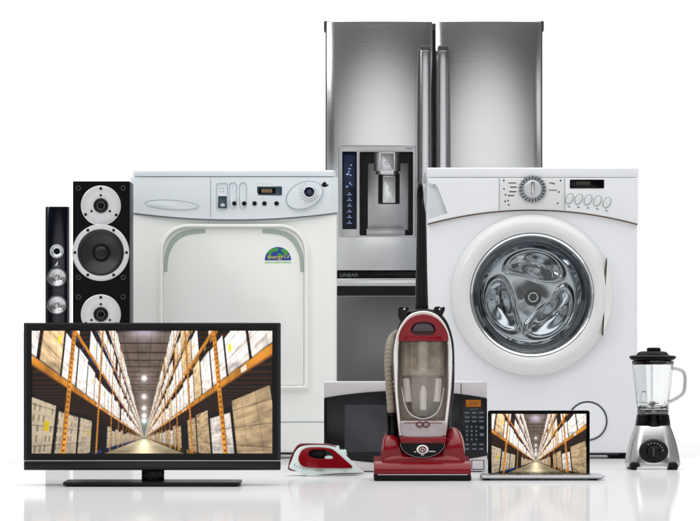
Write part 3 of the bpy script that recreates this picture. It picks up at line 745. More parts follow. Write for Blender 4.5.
# ------------------------------------------------------------------ white washer with the round glass door (stands right)
def washer_round():
    T = Thing('front_load_washer', 'white front load washing machine with large round glass door and chrome drum', 'washing machine', 532.5, 9.96)
    X, Z, U, R = T.X, T.Z, T.U, T.o
    b = BM(); T.box(b, 427.6, 637.6, 0.0, 0.62, 180, 453, 0.012, 3)
    body = obj('body', b, M['enamel_b'], R)
    cx, cz = X(531.6), Z(295)
    c = BM(); lathe_y(c, cx, cz, [(0, -.1), (U(66), -.1), (U(66), .45), (0, .45)], 96); cut(body, [c])
    b = BM(); T.box(b, 426.6, 638.4, -0.014, 0.62, 167.8, 177.6, 0.005, 3); obj('worktop', b, M['enamel_b'], R)
    b = BM(); T.box(b, 432, 634, 0.04, 0.58, 452.6, 455.5, 0.002); obj('plinth', b, M['seam_dark'], R)
    for x in (441, 624):
        for y in (0.05, 0.55):
            f = BM(); lathe_z(f, X(x), y, [(0, 0.0), (0.026, 0.0), (0.028, 0.006), (0.018, 0.012), (0.018, Z(453.5)), (0, Z(453.5))], 20); obj('foot', f, M['rubber'], R)
    # control panel above an arched seam
    def arc(px): return 209.6 + 14.2 * ((px - 532) / 105) ** 2
    xs = [427.4 + (637.8 - 427.4) * i / 40 for i in range(41)]
    pts = [(637.8, 178)] + [(427.4, 178)] + [(px, arc(px)) for px in xs]
    b = BM(); prism(b, T.P(pts), -0.016, 0.01, 0.004, 3); panel = obj('control_panel', b, M['enamel_b'], R)
    b = BM(); tube(b, [(X(px), -0.0015, Z(arc(px) + .7)) for px in xs], U(.6), 6); obj('seam', b, M['seam'], panel)
    # scooped grip at the panel's left end
    scoop = T.P(spline([(427.2, 186), (432.5, 184.4), (436, 186), (441, 199), (446.5, 213.2), (440, 215), (427.0, 219.4)], 5))
    c = BM(); prism(c, scoop, -0.05, -0.006); cut(panel, [c])
    b = BM(); prism(b, T.P([(428.2, 187), (434.4, 185.4), (445.8, 213.6), (428.2, 218.4)]), -0.0075, -0.004, 0.0008); dg = obj('drawer_grip', b, mat('grip_shade', 'd3d8dd', .4, var=.004), panel)
    b = BM(); tube(b, [(X(x), -.0155, Z(y)) for x, y in spline([(433, 184.4), (436.6, 187), (441.4, 199), (446.8, 213)], 5, False)], U(.4), 6); obj('grip_edge', b, M['line_grey'], dg)
    f = -0.016
    b = BM()
    for x in (499, 564.5):
        T.box(b, x - .35, x + .35, f - .0006, f + .001, 178.6, arc(x) - 1)
    obj('panel_gap', b, M['line_grey'], panel)
    b = BM(); prism(b, T.P([(499.8, 178.8), (563.8, 178.8), (563.8, arc(563) - 1.2), (548, arc(548) - 1.2), (532, arc(532) - 1.2), (516, arc(516) - 1.2), (499.8, arc(500) - 1.2)][::-1]), f - .0012, f + .002, .0005); ins = obj('dial_fascia', b, M['ring_b'], panel)
    # knob with knurled ring
    kx, kz = X(532.2), Z(189.4); pts = []
    for i in range(120):
        a = 2 * PI * i / 120; r = U(14.0) - (U(1.1) if (i % 5) < 2 else 0); pts.append((kx + r * math.cos(a), kz + r * math.sin(a)))
    b = BM(); prism(b, pts, f - .010, f + .001, .0015); kn = obj('knob', b, mat('knurled_grey', 'a2a6aa', .3, .5, var=.1), panel)
    b = BM()
    for i in range(22):
        a = 2 * PI * (i + .5) / 22
        tube(b, [(kx + U(q) * math.cos(a), f - .0105, kz + U(q) * math.sin(a)) for q in (10.0, 12.8)], U(.55), 6)
    obj('knob_rib', b, mat('rib_black', '26282b', .4, var=.1), kn)
    b = BM(); lathe_y(b, kx, kz, [(0, f - .026), (U(6.6), f - .026), (U(8.2), f - .023), (U(9.2), f - .010), (U(9.2), f - .004), (0, f - .004)], 48); obj('knob_cap', b, M['silver'], kn)
    b = BM(); box(b, kx - U(1.9), kx + U(1.9), f - .034, f - .024, kz - U(6.4), kz + U(7.6), .0025); obj('knob_grip', b, M['handle_steel'], kn)
    b = BM()
    for (x0, y0, x1, y1) in ((508, 183, 516, 183.4), (510, 187, 516.5, 187.6), (509, 191.6, 516, 192.2), (507.5, 196, 514, 195.4), (549, 183.4, 553, 183), (548.5, 190.5, 557, 190.2)):
        T.box(b, x0, x1, f - .0018, f - .0005, min(y0, y1) - .25, max(y0, y1) + .25)
    for (x, y) in ((503.6, 180.6), (503.8, 189), (505.4, 195), (505, 201.6), (508.6, 205), (560.4, 180.8), (553.6, 184), (558.6, 192.2), (557.4, 203.4), (508, 200.8)):
        disc(b, X(x), Z(y), U(.9), f - .0018, f - .0005, n=8)
    obj('dial_marking', b, M['dark_print'], ins)
    b = BM(); prism(b, T.rr(569.6, 603.8, 179.8, 188.6, .6), f - .0015, f + .002, .0006); dp = obj('display', b, M['black_gloss'], panel)
    b = BM(); prism(b, T.rr(576, 590, 181.6, 185, .4), f - .0022, f - .001); obj('display_window', b, mat('lcd_dark', '1a2018', .25, var=.05), dp)
    for (px, py) in ((569.2, 199.0), (578.4, 199.4), (587.8, 200.2), (597.2, 201.2), (606.6, 203.0)):
        b = BM(); r_ = math.radians(-28)
        lathe_y(b, X(px), Z(py), [(0, f - .006), (U(2.6), f - .006), (U(3.8), f - .0045), (U(4.3), f - .001), (U(4.3), f + .001), (0, f + .001)], 32, .78, 1.25, r_); k = obj('button', b, M['ring_b'], panel)
        b = BM(); e = ell(X(px), Z(py), U(3.6), U(5.6), 32, r_); tube(b, [(x, f - .0006, z) for x, z in e], U(.3), 5, closed=True); obj('button_outline', b, M['line_grey'], k)
        b = BM(); T.box(b, px - 1.6, px + 1.2, f - .0008, f + .0004, py + 7.3, py + 8.5); obj('button_print', b, M['line_grey'], k)
    # door: broad white ring, chrome bezel, glass bowl
    fr = -0.045
    b = BM()
    lathe_y(b, cx, cz, [(U(61.5), 0.02), (U(61.5), fr + .016), (U(62.4), fr + .006), (U(65), fr + .001), (U(69), fr - .002), (U(73), fr + .002), (U(77), fr + .011), (U(79.4), fr + .022), (U(80.6), fr + .032), (U(80.6), -0.004), (U(78), -0.002), (U(66), 0.02), (U(61.5), 0.02)], 128)
    door = obj('door', b, M['ring_b'], R)
    # grip on the right of the ring
    def rp(r, deg): return (531.6 + r * math.cos(math.radians(deg)), 295 - r * math.sin(math.radians(deg)))
    crv = [(606.2, 258.6), (604.4, 276), (603.4, 296), (602.8, 316), (602.4, 335.6)]
    arcp = [rp(80.3, -29.5 + i * 6.6) for i in range(9)]
    b = BM(); prism(b, T.P(spline(crv, 6, False) + arcp), fr + .004, -0.006, .004, 3); gp = obj('door_grip', b, mat('grip_ivory', 'e4e5e0', .32, coat=.2, var=.01), door)
    b = BM(); tube(b, [(X(x), fr + .0068, Z(y)) for x, y in spline([(x - .5, y) for x, y in crv], 6, False)], U(.55), 6); obj('grip_gap', b, M['seam'], gp)
    b = BM(); lathe_y(b, cx, cz, [(U(61.4), fr + .012), (U(61.0), fr + .009), (U(59.6), fr + .012), (U(58.0), fr + .022), (U(57.2), fr + .04), (U(57.2), .04), (U(61.4), .04), (U(61.4), fr + .012)], 96); obj('chrome_bezel', b, M['chrome'], door)
    b = BM(); lathe_y(b, cx, cz, [(U(57.3), fr + .03), (U(55), fr + .034), (U(50), fr + .030), (U(40), fr + .022), (U(25), fr + .016), (0, fr + .012)], 72); obj('door_glass', b, M['door_glass'], door)
    # added chrome steps behind the glass, shaped like the bowl's refractions
    b = BM(); lathe_y(b, cx, cz, [(U(57), .0), (U(56.4), .012), (U(55.4), .016), (U(54.4), .008), (U(53.4), .012), (U(52.6), .026), (U(51.4), .030), (U(50.4), .022), (U(49.6), .030), (U(48.8), .05), (U(47.8), .056), (U(47.2), .07), (U(48), .09), (U(57), .09)], 96); obj('bowl_refraction_ring', b, mat('bowl_refraction_chrome', (.42, .44, .46), .06, 1, var=.04), door)
    # drum: side wall plus pressed three-armed back
    b = BM(); lathe_y(b, cx, cz, [(U(60), .09), (U(60), .13), (U(50), .15)], 96); obj('drum_wall', b, M['drum'], R)
    b = BM(); nr, na = 60, 240; rows = []
    Rm = U(52)
    for i in range(nr + 1):
        q = i / nr; row = []
        for j in range(na):
            a = 2 * PI * j / na
            sm = lambda t: (lambda c: c * c * (3 - 2 * c))(min(1, max(0, t)))
            hgt = .016 * (q * q - .5)                                   # shallow dish with three pressed leaf hollows and a ridge round each
            for ac, big in ((78, 1.0), (-44, 1.06), (198, .96)):
                sw = math.radians(ac) + .75 * (q - .6)
                da = (a - sw + PI) % (2 * PI) - PI
                e = math.hypot(da / (.86 * big), (q - .60 - .06 * da * da + .05 * da) / .255)
                hgt -= .034 * sm(1.06 - e) * (1 + .25 * math.sin(3 * da + ac))
                hgt += .0075 * math.exp(-((e - 1.05) / .10) ** 2)
            hgt += .010 * math.exp(-((q - .94) / .035) ** 2) + .010 * math.exp(-(q / .28) ** 2) + .0012 * math.sin(a * 5 + q * 9) * q
            row.append((cx + Rm * q * math.cos(a), 0.135 - hgt - 0.02 * (1 - q), cz + Rm * q * math.sin(a)))
        rows.append(row)
    loft(b, rows, cap=False); obj('drum_back', b, M['drum'], R, 80)
    b = BM(); hx, hz = X(534.4), Z(297)
    lathe_y(b, hx, hz, [(0, .102), (U(3), .102), (U(3.6), .096), (U(5.2), .096), (U(5.8), .101), (U(7.6), .104), (U(8.6), .110), (U(9), .13), (0, .13)], 48); hub = obj('drum_hub', b, M['black_satin'], R)
    b = BM(); lathe_y(b, hx, hz, [(U(3.6), .096), (U(4.0), .0935), (U(4.8), .0935), (U(5.2), .096), (U(4.4), .098), (U(3.6), .096)], 40); obj('hub_ring', b, M['chrome'], hub)
    # round service hatch low on the right
    hx, hz = X(587.6), Z(421)
    b = BM(); lathe_y(b, hx, hz, [(0, -.003), (U(17.2), -.003), (U(18), -.001), (U(18), .004), (0, .004)], 64); h = obj('service_hatch', b, M['enamel_b'], R)
    b = BM(); tube(b, [(x, -.0004, z) for x, z in ell(hx, hz, U(19.2), U(19.2), 72)], U(.75), 6, closed=True); obj('hatch_gap', b, M['seam_dark'], h)
    b = BM(); tube(b, [(x, -.0008, z) for x, z in ell(hx, hz, U(20.4), U(20.4), 72)], U(.55), 6, closed=True); obj('hatch_rim', b, M['ring_b'], h)
washer_round()

# ------------------------------------------------------------------ loudspeakers
def big_speaker():
    T = Thing('floor_speaker', 'wide black floor speaker with silver driver plates, between slim speaker and white washer', 'speaker', 101, 9.6)
    X, Z, U, R = T.X, T.Z, T.U, T.o
    b = BM(); T.box(b, 72.8, 129.8, 0, 0.22, 181.2, T.yb - 4, 0.003, 2); cab = obj('cabinet', b, M['black_ash'], R)
    cs = []
    for cy, r in ((252.6, 23.2), (361.4, 23.2)):
        c = BM(); lathe_y(c, X(100.9), Z(cy), [(0, -.05), (U(r), -.05), (U(r), .06), (0, .06)], 64); cs.append(c)
    cut(cab, cs)
    b = BM(); T.box(b, 74, 128.6, 0.015, 0.21, T.yb - 4.2, T.yb, 0.002); obj('plinth', b, M['rubber'], R)
    cx = 100.9
    def tweeter(cy):
        b = BM(); x, z = X(cx), Z(cy)
        lathe_y(b, x, z, [(0, -.003), (U(6), -.003), (U(9), -.0045), (U(19), -.006), (U(20), -.004), (U(20), .002), (0, .002)], 64); p = obj('tweeter', b, M['silver'], R)
        b = BM(); lathe_y(b, x, z, [(U(7.4), -.003), (U(7.2), -.008), (U(6.2), -.009), (U(5.0), -.006), (U(4.4), -.004), (0, -.004)], 40); obj('tweeter_horn', b, M['black_satin'], p)
        b = BM(); lathe_y(b, x, z, [(U(4.4), -.0045), (U(4.0), -.007), (U(3.4), -.0075), (U(3.2), -.005)], 32); obj('tweeter_ring', b, mat('horn_grey', '6d7072', .3, .6, var=0), p)
        b = BM(); lathe_y(b, x, z, [(0, -.0115), (U(1), -.0112), (U(2), -.0095), (U(2.7), -.005)], 24); obj('tweeter_dome', b, M['black_gloss'], p)
        b = BM()
        for (dx, dy, r) in ((0, -17, 1.5), (-15.2, 9, 1.5), (15.4, 9.4, 1.5), (0, -10.2, 1.2), (-9.3, 5.6, 1.2), (9.1, 5.6, 1.2)):
            disc(b, x + U(dx), z - U(dy), U(r), -.0072, -.003, n=16)
        obj('screw', b, M['black_satin'], p)
    def woofer(cy):
        b = BM(); x, z = X(cx), Z(cy)
        lathe_y(b, x, z, [(U(23), .003), (U(23), -.006), (U(23.6), -.009), (U(26), -.010), (U(27.6), -.009), (U(28.4), -.006), (U(28.4), .003)], 80); p = obj('woofer', b, M['silver'], R)
        b = BM(); lathe_y(b, x, z, [(U(23.1), -.004), (U(22.4), -.008), (U(20.8), -.010), (U(19.6), -.007), (U(19.3), -.001)], 72); obj('woofer_surround', b, M['surround'], p)
        b = BM(); lathe_y(b, x, z, [(U(19.4), -.002), (U(15), .006), (U(10), .016), (U(6.6), .024)], 72); obj('woofer_cone', b, M['cone'], p)
        b = BM(); lathe_y(b, x, z, [(0, .006), (U(3), .007), (U(5.6), .010), (U(7.4), .016), (U(7.4), .026)], 40); obj('dust_cap', b, M['surround'], p)
        b = BM()
        for k in range(6):
            a = PI * k / 3; a += 0 if k % 3 == 0 else 0.0
            disc(b, x + U(25.8) * math.cos(a), z + U(25.8) * math.sin(a), U(1.5), -.0116, -.006, n=16)
        obj('screw', b, M['black_satin'], p)
        # plain cabinet shows behind the cone: a basket closes it
    for cy in (252.6, 361.4): woofer(cy)
    for cy in (205.6, 314.4): tweeter(cy)
    b = BM()
    for y in (188.2, 277.5, 297, 386):
        for x in (78.5, 123.3):
            tube(b, [(q[0], -.001, q[1]) for q in T.el(x, y, 2.1, 2.1, 20)], U(.6), 6, closed=True)
    obj('grille_socket', b, mat('socket_grey', '3a3c3e', .3, var=0), R)
def slim_speaker():
    T = Thing('tower_speaker', 'slim glossy blue-black tower speaker at the far left end of the row', 'speaker', 57, 9.6)
    X, Z, U, R = T.X, T.Z, T.U, T.o
    b = BM()
    a, c = X(45.4), X(69); pts = [(a, .15)] + [(a + (c - a) * i / 16, -.010 * (1 - (2 * i / 16 - 1) ** 2) ** .6) for i in range(17)] + [(c, .15)]
    prism_z(b, pts, Z(206.6), Z(T.yb - 5), .003, 2); cab = obj('cabinet', b, M['black_blue'], R)
    cs = []
    for cy in (277.4, 305.0, 332.6):
        c = BM(); lathe_y(c, X(57.4), Z(cy), [(0, -.06), (U(8.8), -.06), (U(8.8), .04), (0, .04)], 48); cs.append(c)
    cut(cab, cs)
    b = BM(); T.box(b, 42, 72.4, -.03, .17, T.yb - 5, T.yb, .004); obj('plinth', b, M['black_satin'], R)
    f = -.010
    x, z = X(57.1), Z(251.4)
    b = BM(); lathe_y(b, x, z, [(U(3), f - .001), (U(4), f - .004), (U(6.2), f - .006), (U(7), f - .002), (U(7), f + .004), (U(3), f + .004)], 48); t = obj('tweeter', b, mat('tweeter_silver', 'c4c7ca', .25, .5, var=.02), R)
    b = BM(); lathe_y(b, x, z, [(U(3.2), f - .001), (U(2.8), f + .001), (U(2), f - .003), (0, f - .005)], 32); obj('tweeter_dome', b, M['black_gloss'], t)
    b = BM(); prism(b, T.P([(55, 265.4), (58.4, 261), (57.6, 265.4)]), f - .002, f + .001); obj('emblem', b, M['silver'], R)
    b = BM(); T.box(b, 53.6, 59.6, f - .0012, f + .001, 266, 266.6); obj('emblem_line', b, M['line_grey'], R)
    for cy in (277.4, 305.0, 332.6):
        x, z = X(57.4), Z(cy)
        b = BM(); lathe_y(b, x, z, [(U(8.2), f - .003), (U(8.6), f - .007), (U(9.6), f - .007), (U(10.4), f - .002), (U(10.4), f + .006), (U(8.2), f + .006)], 56); w = obj('woofer', b, mat('driver_rim', '5b5f66', .2, .9, var=0), R)
        b = BM(); lathe_y(b, x, z, [(U(8.3), f - .001), (U(5), f + .003), (U(2.6), f + .006)], 56); obj('woofer_cone', b, mat('alu_cone', (.75, .75, .76), .22, 1, var=.03, aniso=.8), w)
        b = BM(); lathe_y(b, x, z, [(U(2.8), f + .006), (U(2.2), f + .001), (U(1.2), f - .003), (0, f - .004)], 32); obj('phase_plug', b, M['chrome'], w)
big_speaker(); slim_speaker()

# ------------------------------------------------------------------ television
def television():
    T = Thing('television', 'large flat black television on a low stand showing an orange-racked warehouse aisle', 'television', 153, 8.27)
    X, Z, U, R = T.X, T.Z, T.U, T.o
    b = BM(); ringprism(b, T.rr(24.8, 280.4, 323.2, 460.2, .8, 3), T.rr(32.2, 272.4, 330.8, 453.2, .2, 3), -.022, .02, .0015); bz = obj('bezel', b, M['black_gloss'], R)
    b = BM(); ringprism(b, T.rr(24.4, 280.8, 322.8, 460.6, 1, 3), T.rr(27.6, 277.6, 324.6, 459.6, .4, 3), -.0235, .0, .0006); obj('outer_rim', b, M['bezel_grey'], R)
    b = BM(); T.box(b, 24.6, 280.6, -.028, .02, 461.0, 469.8, .003); obj('bezel_bar', b, M['bezel_grey'], R)
    b = BM(); T.box(b, 24.8, 280.4, -.0262, -.02, 459.9, 460.9, .0006); tr = obj('trim_line', b, M['alu'], R)
    b = BM(); T.box(b, 151.4, 153.6, -.0266, -.0262, 460.1, 460.7); obj('status_lamp', b, M['glow_blue'], tr)
    screen_mesh('screen', X(32), X(272.6), Z(453.4), Z(330.6), -.012, 420, 214, R)
    b = BM(); T.box(b, 26.5, 278.7, -.006, .05, 325, 468, .01); T.box(b, 60, 246, .045, .085, 345, 455, .02); obj('rear_housing', b, M['black_satin'], R)
    b = BM(); T.box(b, 141.6, 164, -.004, .045, 468, 482.6, .004); nk = obj('neck', b, M['black_gloss'], R)
    b = BM(); T.box(b, 146.4, 159, -.006, .02, 470.4, 481, .002); obj('neck_cover', b, M['black_satin'], nk)
    b = BM(); prism_z(b, rrect(X(65.4), X(241.2), -.12, .12, .02), .004, U(4.3), .002, 2); st = obj('stand', b, M['black_satin'], R)
    for x in (74, 232):
        for y in (-.1, .1):
            f = BM(); lathe_z(f, X(x), y, [(0, 0), (.009, 0), (.009, .0045), (0, .0045)], 16); obj('rubber_foot', f, M['rubber'], st)
television()

# ------------------------------------------------------------------ microwave
def microwave():
    T = Thing('microwave', 'black and silver microwave oven with amber display, partly behind the red vacuum', 'microwave', 405, 9.04)
    X, Z, U, R = T.X, T.Z, T.U, T.o
    b = BM(); T.box(b, 324.6, 486.4, .02, .38, 382.6, 470.6, .006); obj('casing', b, M['white_silver'], R)
    def top(px): return 391.0 + 7.2 * ((px - 405) / 81) ** 2
    def bot(px): return 463.4 - 8.0 * ((px - 405) / 81) ** 2
    xs = [323.8 + 163.2 * i / 40 for i in range(41)]
    L_ = [x for x in xs if x < 460.4]; Rr = [x for x in xs if x > 461.6]
    b = BM(); prism(b, T.P([(324.0, 382)] + [(px, top(px) - .2) for px in [324.0] + L_[1:] + [460.6]] + [(460.6, 382)]), -.006, .03, .003, 2)
    dt = obj('door_trim', b, M['white_silver'], R)
    b = BM(); prism(b, T.P([(461.4, 382)] + [(px, top(px) - .2) for px in [461.4] + Rr] + [(487, 382)]), -.006, .03, .003, 2); obj('panel_trim', b, M['white_silver'], R)
    b = BM(); prism(b, T.P([(px, top(px) + .2) for px in [324.0] + L_[1:] + [460.6]] + [(px, bot(px) - .2) for px in [460.6] + L_[::-1][:-1] + [324.0]]), -.008, .03, .002, 2)
    door = obj('door', b, M['microwave_black'], R)
    b = BM(); prism(b, T.rr(344.6, 452, 405, 451.6, 1.5), -.0092, -.006, .0006); obj('window', b, M['window_dark'], door)
    b = BM(); prism(b, T.P([(px, top(px) + .2) for px in [461.4] + Rr] + [(px, bot(px) - .2) for px in Rr[::-1] + [461.4]]), -.008, .03, .002, 2)
    cp = obj('control_panel', b, M['microwave_black'], R)
    b = BM(); prism(b, T.P([(px, bot(px) + .2) for px in [324.0] + L_[1:] + [460.6]] + [(460.6, 471), (324.0, 471)]), -.006, .03, .002, 2); obj('door_trim', b, M['white_silver'], R)
    b = BM(); prism(b, T.P([(px, bot(px) + .2) for px in [461.4] + Rr] + [(487, 471), (461.4, 471)]), -.006, .03, .002, 2); lp = obj('panel_trim', b, M['white_silver'], R)
    b = BM(); prism(b, T.rr(471.2, 484.2, 459.8, 469.6, .8), -.0066, -.004); k = obj('release_gap', b, M['dark_print'], lp)
    b = BM(); prism(b, T.rr(472.0, 483.4, 460.5, 468.9, .7), -.010, -.004, .002); obj('release_button', b, M['white_silver'], k)
    b = BM(); prism(b, T.rr(465.8, 480.8, 399.8, 406.8, .4), -.0092, -.006, .0005); dp = obj('display', b, M['amber'], cp)
    text('digits', '0:00', X(473.3), -.0095, Z(403.4), U(5), M['amber_seg'], dp, extrude=.0002)
    b = BM()
    for y in (412.6, 417.2, 421.2):
        for x in (467.2, 474.4, 481.4): T.box(b, x - 2.5, x + 2.1, -.0092, -.0075, y - .8, y + .8)
    for y in (426.6, 430.8, 435, 439.2):
        for x in (467, 471.6, 476.2): T.box(b, x - .8, x + .8, -.0092, -.0075, y - 1.1, y + 1.1)
    for y in (427.4, 434.6): T.box(b, 479.6, 483.6, -.0092, -.0075, y - 1.4, y + 1.4)
    for y in (444.2, 448.8):
        for x in (467.2, 474.4, 481.4): T.box(b, x - 2.2, x + 2, -.0092, -.0075, y - .8, y + .8)
    T.box(b, 469.4, 478.6, -.0092, -.0075, 408.8, 409.4)
    obj('keypad', b, M['key_print'], cp)
    for x in (333, 478):
        for y in (.04, .34):
            f = BM(); lathe_z(f, X(x), y, [(0, 0), (.014, 0), (.016, Z(470)), (0, Z(470))], 16); obj('foot', f, M['rubber'], R)
microwave()

# ------------------------------------------------------------------ upright vacuum cleaner
def vacuum():
    T = Thing('vacuum_cleaner', 'red upright vacuum cleaner with clear dust bin and black handle', 'vacuum cleaner', 422.6, 8.5)
    X, Z, U, R = T.X, T.Z, T.U, T.o
    b = BM(); prism_x(b, [(-.004, .0015), (-.007, .012), (-.007, Z(475.2)), (.25, Z(475.2)), (.25, .0015)], X(374), X(471.2), .003, 2, .003); obj('bumper', b, M['rubber'], R)
    # head shell: rounded nose profile swept across
    pr = spline([(.0, Z(475.4)), (-.004, Z(471)), (.006, Z(465)), (.03, Z(461.6)), (.09, Z(460.6)), (.17, Z(460)), (.25, Z(459)), (.255, Z(468)), (.25, Z(475.4))], 5, False)
    b = BM(); prism_x(b, pr, X(374.2), X(471), .012, 4, .012); obj('head', b, M['red'], R, 40)
    b = BM(); T.box(b, 377.5, 467.8, -.0062, .0, 474.3, 475.0, .0004); obj('nose_highlight', b, M['silver'], R)  # thin silver strip painted in as the highlight along the nose
    # housing with two shoulders
    def shoulder(cx, rx, ytop):
        b = BM(); rings = []
        for i in range(13):
            t = i / 12; y = .035 + .20 * t; k = math.sin(PI * (0.12 + .80 * t)) ** .55
            zt = Z(461) + (Z(ytop) - Z(461)) * k
            ring = []
            for j in range(16):
                a = PI * j / 15; ring.append((X(cx) + U(rx) * math.cos(a) * (.88 + .12 * k), y, Z(461.4) + (zt - Z(461.4)) * math.sin(a) ** .62))
            rings.append(ring)
        loft(b, rings); return b
    obj('shoulder', shoulder(454.4, 11.6, 428.2), M['red'], R, 60)
    obj('shoulder', shoulder(391.6, 10.6, 430.5), M['red'], R, 60)
    b = BM(); rings = []
    for i in range(17):                                                # sloping hood between the shoulders
        t = i / 16; y = .022 + .17 * t; k = math.sin(PI / 2 * min(1, t * 1.15 + .06)) ** .8
        rings.append([(X(422.6) + U(40) * math.cos(PI * j / 30), y, Z(462) + (Z(438) - Z(462)) * k * math.sin(PI * j / 30) ** .55) for j in range(31)])
    loft(b, rings); obj('hood', b, M['red'], R, 60)
    hm = T.P([(400.4, 443.4)] + [(422.6 + 22.2 * math.sin(-PI / 2 + PI * i / 24), 443.4 + 14.2 * math.cos(-PI / 2 + PI * i / 24)) for i in range(1, 24)] + [(444.8, 443.4)])
    b = BM(); prism(b, hm, .018, .12, .004, 3); fp = obj('front_plate', b, M['black_gloss'], R)
    b = BM(); tube(b, [(x, .0205, z) for x, z in hm], U(.45), 6); obj('plate_rim', b, mat('rim_grey', '7b7d80', .3, .6, var=0), fp)
    b = BM(); lathe_y(b, X(422.6), Z(449.6), [(0, .011), (U(4.6), .0115), (U(6), .014), (U(6), .02), (0, .02)], 40, 1, .76); em = obj('emblem', b, M['white_plastic'], fp)
    b = BM(); tube(b, [(x, .0112, z) for x, z in ell(X(422.6), Z(449.6), U(3.4), U(2.9), 36)], U(.6), 6, closed=True)
    for dx in (-1.3, 1.3): T.box(b, 422.6 + dx - .5, 422.6 + dx + .5, .0104, .0125, 447.6, 451.6)
    T.box(b, 421.6, 423.6, .0104, .0125, 449.1, 450.1); obj('emblem_mark', b, M['red_dark'], em)
    b = BM()
    for x0, x1, y in ((414.2, 416.4, 452), (429, 435.4, 451.6), (421, 424.4, 455)):
        x = x0
        while x < x1: T.box(b, x, x + .8, .0168, .0186, y - .6, y + .6); x += 1.15
    obj('small_print', b, M['silver'], fp)
    # body column
    b = BM(); prism(b, T.P(spline([(398, 330), (403, 318), (412, 310), (423.6, 308.6), (436, 310), (446, 318), (452.5, 333), (455.4, 352), (455.2, 390), (451.4, 414), (446, 432), (402, 432), (396.5, 400), (395.5, 360)], 5)), .115, .215, .012, 3); obj('back_housing', b, M['black_satin'], R)
    outer = [(399.6, 436), (397.6, 418), (395.2, 390), (394.2, 365), (394.4, 349), (397, 335), (402.4, 323), (411, 314), (423.6, 310.8), (436, 314), (444.8, 323), (450, 335), (452.4, 349), (452.6, 365), (451.2, 390), (448.2, 418), (446, 436)]
    def inset(p, k):
        x, y = p; cx, cy = 423.3, 352
        d = math.hypot(x - cx, min(0, y - cy)); s = (d - k) / d
        return (cx + (x - cx) * s, y if y > cy else cy + (y - cy) * s)
    inner = [inset(p, 4.0 if p[1] < 366 else 2.6) for p in outer]
    op, ip = T.P(spline(outer, 5, False)), T.P(spline(inner, 5, False))
    b = BM(); ribbon(b, op, ip, .045, .13); obj('side_band', b, M['white_plastic'], R)
    b = BM(); o2 = T.P(spline([(x + (.9 if x > 423 else -.9), y) for x, y in outer if y > 355 and x > 423] , 4, False)); o3 = T.P(spline([(x - 1.2, y) for x, y in outer if y > 355 and x > 423], 4, False))
    ribbon(b, o2, o3, .055, .14); obj('side_trim', b, M['red_dark'], R)
    b = BM(); o2 = T.P(spline([(x - .9, y) for x, y in outer if y > 355 and x < 423], 4, False)); o3 = T.P(spline([(x + 1.2, y) for x, y in outer if y > 355 and x < 423], 4, False))
    ribbon(b, o2, o3, .055, .14); obj('side_trim', b, M['red_dark'], R)
    # red cap with a grip slot
    cap = [(398.6, 341.4), (399.4, 334), (403.4, 325.4), (411, 317.6), (423.4, 314.4), (436, 317.6), (443.6, 325.4), (447.8, 334), (448.6, 341.4)]
    b = BM(); prism(b, T.P(spline(cap, 5, False)), .022, .13, .010, 4); cp = obj('bin_cap', b, M['red'], R)
    c = BM(); prism(c, T.P(spline([(411.4, 331.4), (412, 326.6), (416, 322.8), (423.4, 321.6), (431, 322.8), (435, 326.6), (435.6, 331.4), (432, 334.6), (423.4, 335.2), (415, 334.6)], 4)), -.02, .055); cut(cp, [c])
    b = BM(); prism(b, T.P(spline([(411.6, 331), (413, 326), (417, 323.2), (423.4, 322.2), (430, 323.2), (434, 326), (435.4, 331), (430, 331.8), (423.4, 332), (417, 331.8)], 4)), .026, .05, .006, 3); obj('grip_insert', b, M['purple'], cp)
    b = BM(); prism(b, T.rr(405, 442, 336, 341.2, 1), .0185, .05, .003); obj('cap_lip', b, M['red'], cp)
    # dust bin
    b = BM()
    def rr(py):
        t = (py - 341) / (421 - 341); return U(24.4) * (1 - .07 * max(0, t - .45) / .55)
    prof = [(rr(py), Z(py)) for py in (341.4, 350, 360, 370, 380, 390, 400, 408, 414)] + [(U(21.8), Z(418)), (U(18), Z(421.4)), (0, Z(422.4))]
    lathe_z(b, X(423.2), .10, prof, 56, 1, .86); bn = obj('dust_bin', b, M['bin_clear'], R, 50)
    b = BM(); t = BM(); rows = []
    for r, z in prof[:-1]: rows.append([t.verts.new((X(423.2) + (r - .002) * math.cos(PI * i / 24), .10 + .86 * (r - .003) * math.sin(PI * i / 24), z)) for i in range(25)])
    for A, B in zip(rows[:-1], rows[1:]):
        for i in range(24): t.faces.new((A[i], A[i + 1], B[i + 1], B[i]))
    join(b, t); obj('bin_liner', b, mat('liner_grey', '8f8982', .4, var=.08), bn)
    b = BM(); lathe_z(b, X(423.2), .10, [(0, Z(342)), (U(22.6), Z(342)), (U(22.8), Z(360)), (U(22.6), Z(375)), (U(20), Z(376.4)), (0, Z(376.4))], 48, 1, .84); obj('filter', b, M['filter'], bn)
    b = BM(); lathe_z(b, X(423.2), .10, [(U(20), Z(376)), (U(19.4), Z(384)), (U(17.4), Z(398)), (U(13), Z(410)), (U(7), Z(417)), (0, Z(419))], 48, 1, .84); obj('cyclone_cone', b, M['smoke'], bn)
    for x0, x1, y0, y1 in ((403.4, 413.6, 378.6, 402), (419.6, 427.4, 382.6, 410), (432.4, 442.4, 378.6, 402)):
        b = BM(); rx = (x1 - x0) / 2; yy = .10 - .84 * U(19) * math.sqrt(max(0, 1 - (((x0 + x1) / 2 - 423.2) / 21) ** 2)) + .006
        lathe_z(b, X((x0 + x1) / 2), yy, [(0, Z(y0)), (U(rx * .92), Z(y0)), (U(rx), Z(y0 + 1.6)), (U(rx * .8), Z(y1)), (0, Z(y1 + 1))], 28, 1, .5); obj('cyclone_duct', b, mat('duct_grey', 'e6e5e5', .15, .2, var=.08), bn)
